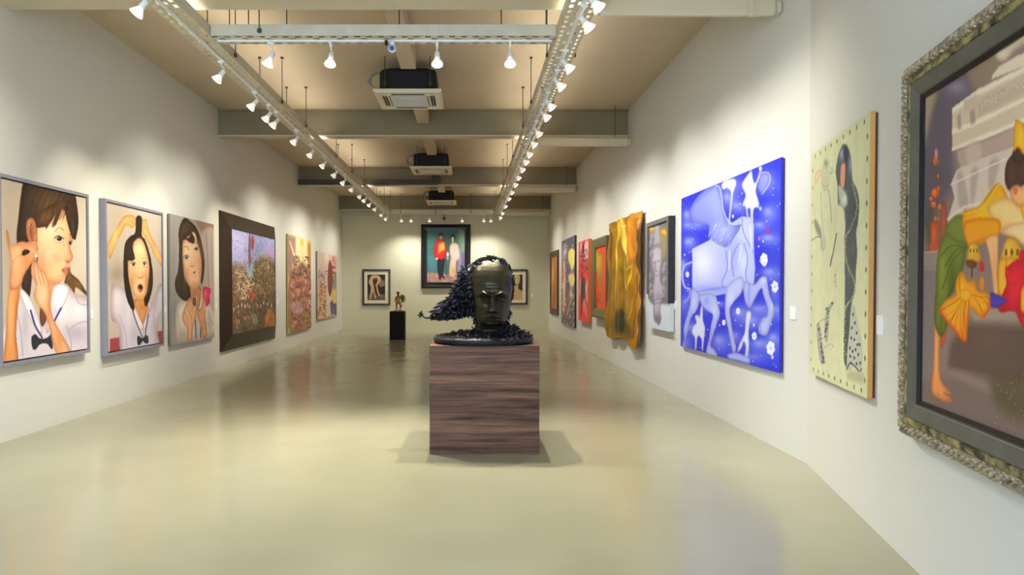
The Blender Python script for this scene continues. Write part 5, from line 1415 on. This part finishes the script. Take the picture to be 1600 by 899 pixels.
# ================================================================== walnut plinth and bronze head
def wood_mat():
    m = bpy.data.materials.new('walnut_veneer'); m.use_nodes = True
    nt = m.node_tree; b = nt.nodes['Principled BSDF']
    tc = nt.nodes.new('ShaderNodeTexCoord')
    mp = nt.nodes.new('ShaderNodeMapping'); mp.inputs['Scale'].default_value = (.55, .55, 11)
    nt.links.new(tc.outputs['Object'], mp.inputs['Vector'])
    n = nt.nodes.new('ShaderNodeTexNoise'); n.inputs['Scale'].default_value = 2.1; n.inputs['Detail'].default_value = 7; n.inputs['Roughness'].default_value = .62; n.inputs['Distortion'].default_value = .5
    nt.links.new(mp.outputs['Vector'], n.inputs['Vector'])
    r = nt.nodes.new('ShaderNodeValToRGB'); cr = r.color_ramp
    cr.elements[0].position = .30; cr.elements[0].color = srgb((46, 31, 27))
    cr.elements[1].position = .72; cr.elements[1].color = srgb((150, 112, 84))
    e = cr.elements.new(.42); e.color = srgb((84, 60, 49))
    e = cr.elements.new(.52); e.color = srgb((108, 79, 63))
    e = cr.elements.new(.60); e.color = srgb((125, 92, 73))
    nt.links.new(n.outputs['Fac'], r.inputs['Fac'])
    mp2 = nt.nodes.new('ShaderNodeMapping'); mp2.inputs['Scale'].default_value = (2.5, 2.5, 120)
    nt.links.new(tc.outputs['Object'], mp2.inputs['Vector'])
    n2 = nt.nodes.new('ShaderNodeTexNoise'); n2.inputs['Scale'].default_value = 2; n2.inputs['Detail'].default_value = 3
    nt.links.new(mp2.outputs['Vector'], n2.inputs['Vector'])
    mx = nt.nodes.new('ShaderNodeMix'); mx.data_type = 'RGBA'; mx.blend_type = 'OVERLAY'; mx.inputs[0].default_value = .28
    nt.links.new(r.outputs['Color'], mx.inputs[6]); nt.links.new(n2.outputs['Color'], mx.inputs[7])
    nt.links.new(mx.outputs[2], b.inputs['Base Color'])
    b.inputs['Roughness'].default_value = .5
    b.inputs['Specular IOR Level'].default_value = .2
    return m
M['walnut'] = wood_mat()
PXC = hit(757, 600, (0, 6.09, 0), (0,1,0))[0]
PW = .495
PLZ = .98
mb = MB(); mb.bbox(PXC-PW, PXC+PW, 6.09, 7.07, 0, PLZ, .004)
# shift origin to base
tag(mb.solo('plinth', M['walnut'], (PXC, 6.58, 0)), 'square walnut veneer plinth with horizontal grain under the big bronze head', 'plinth')

bust_t = thing('bronze_bust', 'large dark bronze head of a frowning man, hair streaming sideways, on walnut plinth', 'sculpture', (.147, 6.42, PLZ))
HX, HY = .224, 6.44
zk = [1.782,1.777,1.765,1.745,1.70,1.66,1.615,1.55,1.483,1.44,1.378,1.33,1.273,1.22,1.19,1.165,1.140,1.11,1.07,1.0]
wk = [.0,.05,.088,.122,.163,.183,.196,.201,.197,.193,.184,.178,.168,.150,.138,.128,.132,.138,.142,.165]
fk = [.0,.02,.045,.075,.125,.162,.190,.216,.228,.232,.212,.212,.212,.206,.200,.186,.135,.110,.110,.14]
bk = [.0,.06,.100,.140,.195,.215,.232,.242,.240,.235,.225,.215,.200,.185,.180,.175,.170,.165,.160,.17]
_zg = np.linspace(.9, 1.782, 900)
def ip(z, arr):
    a = np.interp(_zg, zk[::-1], arr[::-1]); r_ = 16
    k_ = np.hanning(2*r_+1); k_ /= k_.sum()
    b_ = np.convolve(np.pad(a, r_, mode='edge'), k_, 'valid')
    m_ = np.clip((1.765-_zg)/.02, 0, 1)
    return np.interp(z, _zg, a*(1-m_)+b_*m_)
def G(a, s): return np.exp(-(a/s)**2)
def feat(x, z):
    ax = np.abs(x)
    f = 0*x
    zc = 1.432 + .36*np.clip(ax-.02, 0, .07) - .5*np.clip(ax-.09, 0, .1)
    f += .044*G(z-zc, .015)*G(ax-.064, .058)
    f += .014*G(z-zc-.03, .03)*G(ax-.07, .06)
    f -= .012*G(z-1.452, .016)*G(ax, .010)                 # frown furrow
    f -= .010*G(ax-.016, .005)*G(z-1.458, .024)
    f -= .060*G(ax-.066, .044)*G(z-1.396, .028)
    f += .024*G(ax-.068, .027)*G(z-1.380, .015)
    f -= .007*G(ax-.068, .034)*G(z-1.372-.10*(ax-.068)**2, .0045)
    t = np.clip((1.445-z)/.155, 0, 1)
    amp = (.018+.078*t**1.1)*(1/(1+np.exp(-(z-1.277)/.005)))*(1/(1+np.exp((z-1.455)/.010)))
    f += amp*np.exp(-np.abs(x/(.017+.017*t))**2.4)
    f += .030*G(ax-.027, .014)*G(z-1.292, .014)
    f += .014*G(ax-.095, .035)*G(z-1.335, .035)
    fold = .032+.26*np.clip(1.295-z, 0, .1)
    f -= .010*G(ax-fold-.01, .008)*G(z-1.26, .035)
    f -= .006*G(ax, .007)*G(z-1.256, .012)
    zl = 1.229 - .10*ax
    f += .030*G(ax, .050)*G(z-zl-.006, .010)
    f += .030*G(ax, .042)*G(z-1.201, .0105)
    f -= .020*G(ax, .052)*G(z-(1.2165-.06*ax), .0042)
    f -= .012*G(ax, .045)*G(z-1.182, .008)
    f += .024*G(ax, .042)*G(z-1.160, .018)
    f -= .026*G(ax-.135, .04)*G(z-1.25, .055)
    f += .0018*np.sin((z+.25*ax*ax)*200)*G(ax, .07)*G(z-1.51, .03)
    f += .010*G(ax-.14, .03)*G(z-1.50, .05)*-1
    return f
nz_, nt_ = 300, 200
tt = np.linspace(0, 1, nz_)
zz = 1.782 - (1.782-1.0)*(tt**1.0)
zz[:12] = 1.782 - (1.782-zz[12])*(np.linspace(0,1,13)[:12])**2
th = np.linspace(-np.pi, np.pi, nt_, endpoint=False)
th = th - .28*np.sin(th)                                  # denser at the face
Z, TH = np.meshgrid(zz, th, indexing='ij')
Wd, Fd, Bd = ip(Z, wk), ip(Z, fk), ip(Z, bk)
e = .97
sx = np.sign(np.sin(TH))*np.abs(np.sin(TH))**e
cy = np.sign(np.cos(TH))*np.abs(np.cos(TH))**e
Xh = Wd*sx
front = np.cos(TH) > 0
Yh = np.where(front, -Fd*cy, -Bd*cy)
wgt = np.clip(np.cos(TH)*2.0, 0, 1)
Yh = Yh - feat(Xh, Z)*wgt
# forward bow of the whole head
bow = .05*np.clip((Z-1.15)/.6, 0, 1)
Yh = Yh - bow
vs = np.stack([HX+Xh, HY+Yh, Z], -1).reshape(-1, 3)
fs = []
for i in range(nz_-1):
    for k in range(nt_):
        k2 = (k+1) % nt_
        fs.append((i*nt_+k, (i+1)*nt_+k, (i+1)*nt_+k2, i*nt_+k2))
mb = MB(); mb.add(vs, fs, True)
for sx_ in (1,-1):
    ex = HX + sx_*.198
    mb.tube([(ex-.012*sx_, HY-.02, 1.49), (ex+.008*sx_, HY+.012, 1.505), (ex+.014*sx_, HY+.034, 1.475), (ex+.010*sx_, HY+.030, 1.43), (ex-.002*sx_, HY+.006, 1.395), (ex-.012*sx_, HY-.012, 1.375)], [.008,.011,.012,.011,.011,.006], 8)
    mb.ell((ex-.004*sx_, HY+.008, 1.438), (.010,.024,.045), 10, 8)
mb.build('head', M['bronze'], bust_t)

def leaf(mb, p, d, nrm, L, W, curl, twist=0):
    p = Vector(p); d = Vector(d).normalized(); nrm = Vector(nrm)
    s_ = d.cross(nrm)
    if s_.length < 1e-4: s_ = d.orthogonal()
    s_.normalize(); nn = s_.cross(d).normalized()
    if twist:
        R_ = Matrix.Rotation(twist, 3, d); s_ = R_ @ s_; nn = R_ @ nn
    prof = [(0,.35),(.25,.9),(.5,1.0),(.75,.7),(1.0,.06)]
    vs = []
    for t_, w_ in prof:
        c = p + d*(L*t_) + nn*(curl*L*t_*t_)
        vs += [c - s_*(W*w_) + nn*(.25*W*w_), c - nn*(.18*W*w_), c + s_*(W*w_) + nn*(.25*W*w_)]
    n0 = len(prof)*3
    vs += [v - nn*.006 for v in vs]
    fs = []
    for i in range(len(prof)-1):
        for j in (0,1):
            a = i*3+j
            fs.append((a, a+1, a+4, a+3)); fs.append((n0+a, n0+a+3, n0+a+4, n0+a+1))
        fs.append((i*3, i*3+3, n0+i*3+3, n0+i*3)); fs.append((i*3+2, n0+i*3+2, n0+i*3+5, i*3+5))
    mb.add(vs, fs, False)
r = random.Random(3)
hair = MB()
# streaming mass
cl = [(766,434,33,.19),(752,442,36,.18),(741,455,33,.16),(728,468,26,.13),(714,478,20,.10),(702,486,12.5,.075),(692,490.5,8.5,.05),(682,494,5,.03),(673,496.3,2.6,.015),(666,497.3,1.6,.009),(660,494.5,1.2,.007)]
PH = []
for px, py, rp, ry in cl:
    q = hit(px, py, (0, HY+.05, 0), (0,1,0)); PH.append((Vector(q), rp/163.0, ry))
rings = []
NR = 26; nseg = 44
def pathat(t_):
    f_ = t_*(len(PH)-1); i = min(int(f_), len(PH)-2); a = f_-i
    return PH[i][0].lerp(PH[i+1][0], a), PH[i][1]*(1-a)+PH[i+1][1]*a, PH[i][2]*(1-a)+PH[i+1][2]*a
vs = []; fs = []
for i in range(nseg+1):
    t_ = i/nseg; c, r1, r2 = pathat(t_)
    d_ = (pathat(min(1,t_+.02))[0]-pathat(max(0,t_-.02))[0]).normalized()
    up = Vector((0,1,0)).cross(d_).normalized()
    for k in range(NR):
        a = 2*math.pi*k/NR
        wob = 1+.10*math.sin(a*5+t_*30)+.06*math.sin(a*9-t_*50)
        vs.append(c + up*(r1*.9*wob*math.sin(a)) + Vector((0,1,0))*(r2*.9*wob*math.cos(a)))
for i in range(nseg):
    for k in range(NR):
        k2 = (k+1)%NR; fs.append((i*NR+k, (i+1)*NR+k, (i+1)*NR+k2, i*NR+k2))
hair.add(vs, fs, True)
for _ in range(1250):
    t_ = r.random()**.8*.78; c, r1, r2 = pathat(t_)
    d_ = (pathat(min(1,t_+.03))[0]-pathat(max(0,t_-.03))[0]).normalized()
    up = Vector((0,1,0)).cross(d_).normalized()
    a = r.uniform(0, 2*math.pi)
    nn = up*math.sin(a) + Vector((0,1,0))*math.cos(a)
    p = c + up*(r1*.93*math.sin(a)) + Vector((0,1,0))*(r2*.93*math.cos(a))
    # keep the face clear
    if p.x > HX-.155 and p.y < HY-.04: continue
    dd = d_ + nn*r.uniform(-.05,.35) + Vector((0,0,r.uniform(-.35,.35)))
    L = (.045+.03*r.random())*(1-.85*t_); leaf(hair, p, dd, nn, L, L*.30, r.uniform(-.35,.7), r.uniform(-.6,.6))
# pointed locks leaving the outline
for px, py, ang, L in ((700,470,200,.13),(692,478,196,.11),(684,486,190,.10),(735,490,183,.10),(728,488,190,.09),(712,494,200,.09),(702,497,192,.08),(740,492,178,.12),(716,442,215,.06),(709,455,212,.07),(724,430,205,.05),(690,497,186,.07)):
    q = hit(px, py, (0, HY+.02+r.uniform(-.05,.05), 0), (0,1,0))
    a = math.radians(ang); d_ = Vector((math.cos(a), r.uniform(-.1,.1), math.sin(a)))
    leaf(hair, Vector(q)-d_*.04, d_, (0,-1,.3), L+.03, .018, .12)
# skull cap of curls behind the hairline
iz = [i for i in range(nz_) if zz[i] > 1.15]
cnt = 0
while cnt < 1500:
    i = r.choice(iz); k = r.randrange(nt_)
    x, y, z = float(Xh[i,k]), float(Yh[i,k]), float(zz[i])
    lim = -.085 if z > 1.55 else (-.02 if z > 1.32 else .03)
    if z > 1.72: lim = -.10
    if y < lim + r.uniform(-.02,.02): continue
    if x < -.05 and z < 1.3: 
        if r.random() < .5: continue
    cnt += 1
    nn = Vector((x, y, (z-1.5)*.9)).normalized()
    d_ = Vector((-1, .25, .1)) if z > 1.62 else (Vector((.1,.35,-1)) if x > 0 else Vector((-1,.3,-.3)))
    d_ = d_ + Vector((r.uniform(-.5,.5), r.uniform(-.5,.5), r.uniform(-.5,.5)))
    d_ = (d_ - nn*d_.dot(nn)).normalized() + nn*r.uniform(0,.35)
    L = r.uniform(.028,.046)
    leaf(hair, (HX+x, HY+y, z), d_, nn, L, L*.34, r.uniform(-.3,.6), r.uniform(-.6,.6))
# curls hanging on the right side of the neck and left cheek
for _ in range(120):
    z = r.uniform(1.08,1.30); sgn = 1 if r.random() < .6 else -1
    w_ = float(ip(z, wk)); p = (HX+sgn*(w_+.002), HY+r.uniform(-.01,.10), z)
    leaf(hair, p, (sgn*.2, .1, -1+r.uniform(-.3,.3)), (sgn,0,0), r.uniform(.03,.05), .012, r.uniform(.1,.7), r.uniform(-.5,.5))
hair.build('streaming_hair', M['bronzedark'], bust_t)['label'] = 'blackened bronze hair of leaf like curls'
# small bird at the tip
bd = MB()
q = Vector(hit(658, 493.5, (0, HY+.05, 0), (0,1,0)))
bd.ell(tuple(q), (.018,.009,.008), 10, 6)
bd.tube([q+Vector((.018,0,-.002)), q+Vector((.03,0,-.012)), q+Vector((.045,0,-.022))], .005, 6)
leaf(bd, q, (.1,-.1,1), (0,-1,0), .052, .011, .1); leaf(bd, q, (-.5,.1,.9), (0,-1,0), .036, .009, .1)
leaf(bd, q, (-1,0,.15), (0,-1,0), .040, .008, .1); leaf(bd, q, (-.6,-.1,-.8), (0,-1,0), .034, .008, -.1); leaf(bd, q, (.6,.1,.4), (0,-1,0), .03, .008, .1)
bd.build('small_bird', M['bronzedark'], bust_t)
# oval base with rim, then a lumpy mantle
CX, CY, SA, SB = .147, 6.42, .472, .42
vs = []; fs = []; n = 72
prof = [(.0,0),(.94,0),(.985,.012),(1.0,.028),(1.0,.045),(.985,.056),(.965,.052),(.955,.060),(.0,.062)]
for rr, z in prof:
    for k in range(n):
        a = 2*math.pi*k/n; vs.append((CX+SA*rr*math.cos(a), CY+SB*rr*math.sin(a), PLZ+.001+z))
for i in range(len(prof)-1):
    for k in range(n):
        k2 = (k+1)%n; fs.append((i*n+k,i*n+k2,(i+1)*n+k2,(i+1)*n+k))
mb = MB(); mb.add(vs, fs, True); mb.build('oval_base', M['bronzebase'], bust_t)
def mantle(x, y):
    """height of the shoulder relief over the base top"""
    dx, dy = x-HX, y-(HY+.02)
    d = math.hypot(dx/.20, dy/.20)
    h_ = .050*math.exp(-max(0, d-.5)**2/.35)
    if dx > 0: h_ += .070*math.exp(-((dx-.17)/.13)**2 - (dy/.2)**2)
    else: h_ += .040*math.exp(-((dx+.28)/.17)**2 - ((dy-.02)/.2)**2)
    h_ += .010*math.sin(x*47+y*23)*math.sin(y*41-x*17) + .006*math.sin(x*90)*math.sin(y*83)
    return h_
vs = []; fs = []; nr = 36
for i in range(nr+1):
    rr = .975*i/nr
    for k in range(n):
        a = 2*math.pi*k/n; x = CX+SA*rr*math.cos(a); y = CY+SB*rr*math.sin(a)
        edge = max(0, min(1, (1-rr/.975)/.05))
        vs.append((x, y, PLZ+.058+max(.010, mantle(x,y))*edge**.6))
for i in range(nr):
    for k in range(n):
        k2 = (k+1)%n; fs.append((i*n+k,(i+1)*n+k,(i+1)*n+k2,i*n+k2))
mb = MB(); mb.add(vs, fs, True)
for _ in range(620):
    a = r.uniform(0,2*math.pi); rr = math.sqrt(r.random())*.93
    x = CX+SA*rr*math.cos(a); y = CY+SB*rr*math.sin(a)
    if x < HX-.12 and r.random() < .45: continue
    if x < HX+.1 and y < HY and r.random() < .6: continue
    if math.hypot(x-HX, y-HY) < .13: continue
    edge = min(1, (1-rr/.945)/.16); z = PLZ+.056+max(.004, mantle(x,y))*max(edge,0)**.6
    dv = Vector((x-HX, y-HY, 0)).normalized(); L = r.uniform(.03,.055) if x > HX-.1 else r.uniform(.02,.035)
    leaf(mb, (x,y,z), dv+Vector((r.uniform(-.6,.6), r.uniform(-.6,.6), r.uniform(.0,.7))), (0,0,1), L, L*.28, r.uniform(-.4,.8), r.uniform(-.7,.7))
mb.build('shoulder_mantle', M['bronzedark'], bust_t)

# ================================================================== small gilded winged figure on dark plinth
sp = hit(620.3, 531, (0,0,0), (0,0,1)); SX, SY = float(sp[0]), float(sp[1])
mb = MB(); mb.bbox(SX-.215, SX+.215, SY, SY+.42, 0, .815, .006); tag(mb.solo('plinth', M['darkplinth'], (SX, SY+.21, 0)), 'slim dark brown plinth near the back wall, under the small golden figure', 'plinth')
st = thing('winged_figurine', 'small gilded bronze winged child figurine on the slim dark plinth', 'sculpture', (SX+.02, SY+.2, .815))
C0 = Vector((SX+.02, SY+.2, .816))
mb = MB(); mb.lathe([(0,0),(.13,0),(.135,.012),(.125,.03),(.10,.036),(0,.036)], 28, C0); mb.build('round_base', M['marble'], st)
def skin_body(name, verts, edges, radii, material, parent, sub=2):
    me = bpy.data.meshes.new(name); L = parent_world(parent)
    me.from_pydata([tuple(Vector(v)+C0-L) for v in verts], edges, []); me.update()
    o = bpy.data.objects.new(name, me); COL.objects.link(o); o.parent = parent
    m_ = o.modifiers.new('Skin', 'SKIN')
    if not me.skin_vertices: 
        bm_ = __import__('bmesh').new(); bm_.from_mesh(me); bm_.verts.layers.skin.verify(); bm_.to_mesh(me); bm_.free()
    for i, s_ in enumerate(me.skin_vertices[0].data):
        s_.radius = (radii[i], radii[i]); s_.use_root = (i == 0)
    m_.use_smooth_shade = True
    sb = o.modifiers.new('Sub', 'SUBSURF'); sb.levels = sub; sb.render_levels = sub
    me.materials.append(material)
    return o
V = [(0,0,.26),(-.005,.0,.33),(0,0,.40),(-.005,-.005,.445),(-.008,-.01,.475),(-.010,-.015,.52),(-.010,-.012,.555),
     (-.045,0,.235),(-.058,-.03,.15),(-.040,.01,.06),(-.052,-.03,.045),
     (.045,0,.235),(.075,-.03,.16),(.050,.01,.065),(.045,-.03,.045),
     (-.060,0,.41),(-.095,-.02,.33),(-.075,-.07,.265),(-.065,-.085,.25),
     (.055,0,.41),(.105,-.01,.395),(.145,-.03,.44),(.155,-.035,.465)]
E = [(0,1),(1,2),(2,3),(3,4),(4,5),(5,6),(0,7),(7,8),(8,9),(9,10),(0,11),(11,12),(12,13),(13,14),(2,15),(15,16),(16,17),(17,18),(2,19),(19,20),(20,21),(21,22)]
Rd = [.052,.046,.050,.024,.030,.044,.030,.036,.028,.018,.016,.036,.028,.018,.016,.026,.020,.015,.016,.026,.020,.015,.014]
skin_body('figure', V, E, Rd, M['goldbronze'], st)
wg = MB()
for k in range(9):
    a = math.radians(60-k*17); base = C0+Vector((.045+.004*k,.035,.40-.006*k))
    leaf(wg, base, (math.cos(a), .25, math.sin(a)), (0,-1,0), .13+.055*math.sin(k/8*math.pi), .017, -.1)
for k in range(7):
    a = math.radians(120+k*16); base = C0+Vector((-.035,.045,.40-.006*k))
    leaf(wg, base, (math.cos(a), .6, math.sin(a)), (0,-1,0), .07+.03*math.sin(k/6*math.pi), .014, -.1)
wg.build('wings', M['goldbronze'], st)
hh = MB()
for _ in range(90):
    a, b_ = r.uniform(0,2*math.pi), r.uniform(-.1,1.4); nn = Vector((math.cos(a)*math.cos(b_), math.sin(a)*math.cos(b_), math.sin(b_)))
    if nn.y < -.3 and nn.z < .6: continue
    leaf(hh, C0+Vector((-.010,-.012,.535))+nn*.040, nn.cross(Vector((0,0,1)))+Vector((0,0,-.2)), nn, .022, .007, .5)
hh.tube([C0+Vector((.0,.035,.25)), C0+Vector((.06,.06,.20)), C0+Vector((.10,.05,.13)), C0+Vector((.115,.02,.17))], [.014,.010,.008,.012], 8)
hh.build('curly_hair', M['goldbronze'], st)
# ================================================================== light, sky, camera
w = bpy.data.worlds.new('daylight'); bpy.context.scene.world = w; w.use_nodes = True
nt = w.node_tree; bg = nt.nodes['Background']
tc = nt.nodes.new('ShaderNodeTexCoord'); sp_ = nt.nodes.new('ShaderNodeSeparateXYZ'); rp = nt.nodes.new('ShaderNodeValToRGB')
nt.links.new(tc.outputs['Generated'], sp_.inputs['Vector']); nt.links.new(sp_.outputs['Z'], rp.inputs['Fac'])
rp.color_ramp.elements[0].position = 0; rp.color_ramp.elements[0].color = (.62, .78, 1.0, 1)
rp.color_ramp.elements[1].position = .6; rp.color_ramp.elements[1].color = (.45, .64, 1.0, 1)
nt.links.new(rp.outputs['Color'], bg.inputs['Color'])
bg.inputs['Strength'].default_value = WORLD_S

# added warm fill lights, unseen inside the long trays, to brighten ceiling and room
for x in (-2.74, 1.035):
    for y0, y1 in ((4.7, 10.8), (10.9, 17.0), (17.1, 23.2)):
        L = bpy.data.lights.new('added_ceiling_fill', 'AREA'); L.shape = 'RECTANGLE'; L.size = .16; L.size_y = y1-y0
        L.energy = UP_W; L.color = (1.0, .92, .76)
        o = bpy.data.objects.new('added_ceiling_fill', L); COL.objects.link(o); o.location = (x, (y0+y1)/2, ZT+.05); o.rotation_euler = (math.pi, 0, 0)

cam = bpy.data.cameras.new('camera'); co = bpy.data.objects.new('camera', cam); COL.objects.link(co)
co.location = (0, 0, CAMZ); co.rotation_euler = (math.pi/2 - PITCH, 0, 0)
cam.sensor_width = 36; cam.sensor_fit = 'HORIZONTAL'; cam.lens = 36*F/1600
cam.shift_x = (800-PX0)/1600; cam.shift_y = (PY0-449.5)/1600
cam.clip_start = .05; cam.clip_end = 100
sc = bpy.context.scene; sc.camera = co
sc.view_settings.view_transform = VT; sc.view_settings.look = 'None'
sc.view_settings.exposure = EXPO
sc.cycles.max_bounces = 8; sc.cycles.diffuse_bounces = 5; sc.cycles.glossy_bounces = 3
sc.cycles.sample_clamp_indirect = 6; sc.cycles.use_denoising = True
sc.cycles.caustics_reflective = False; sc.cycles.caustics_refractive = False
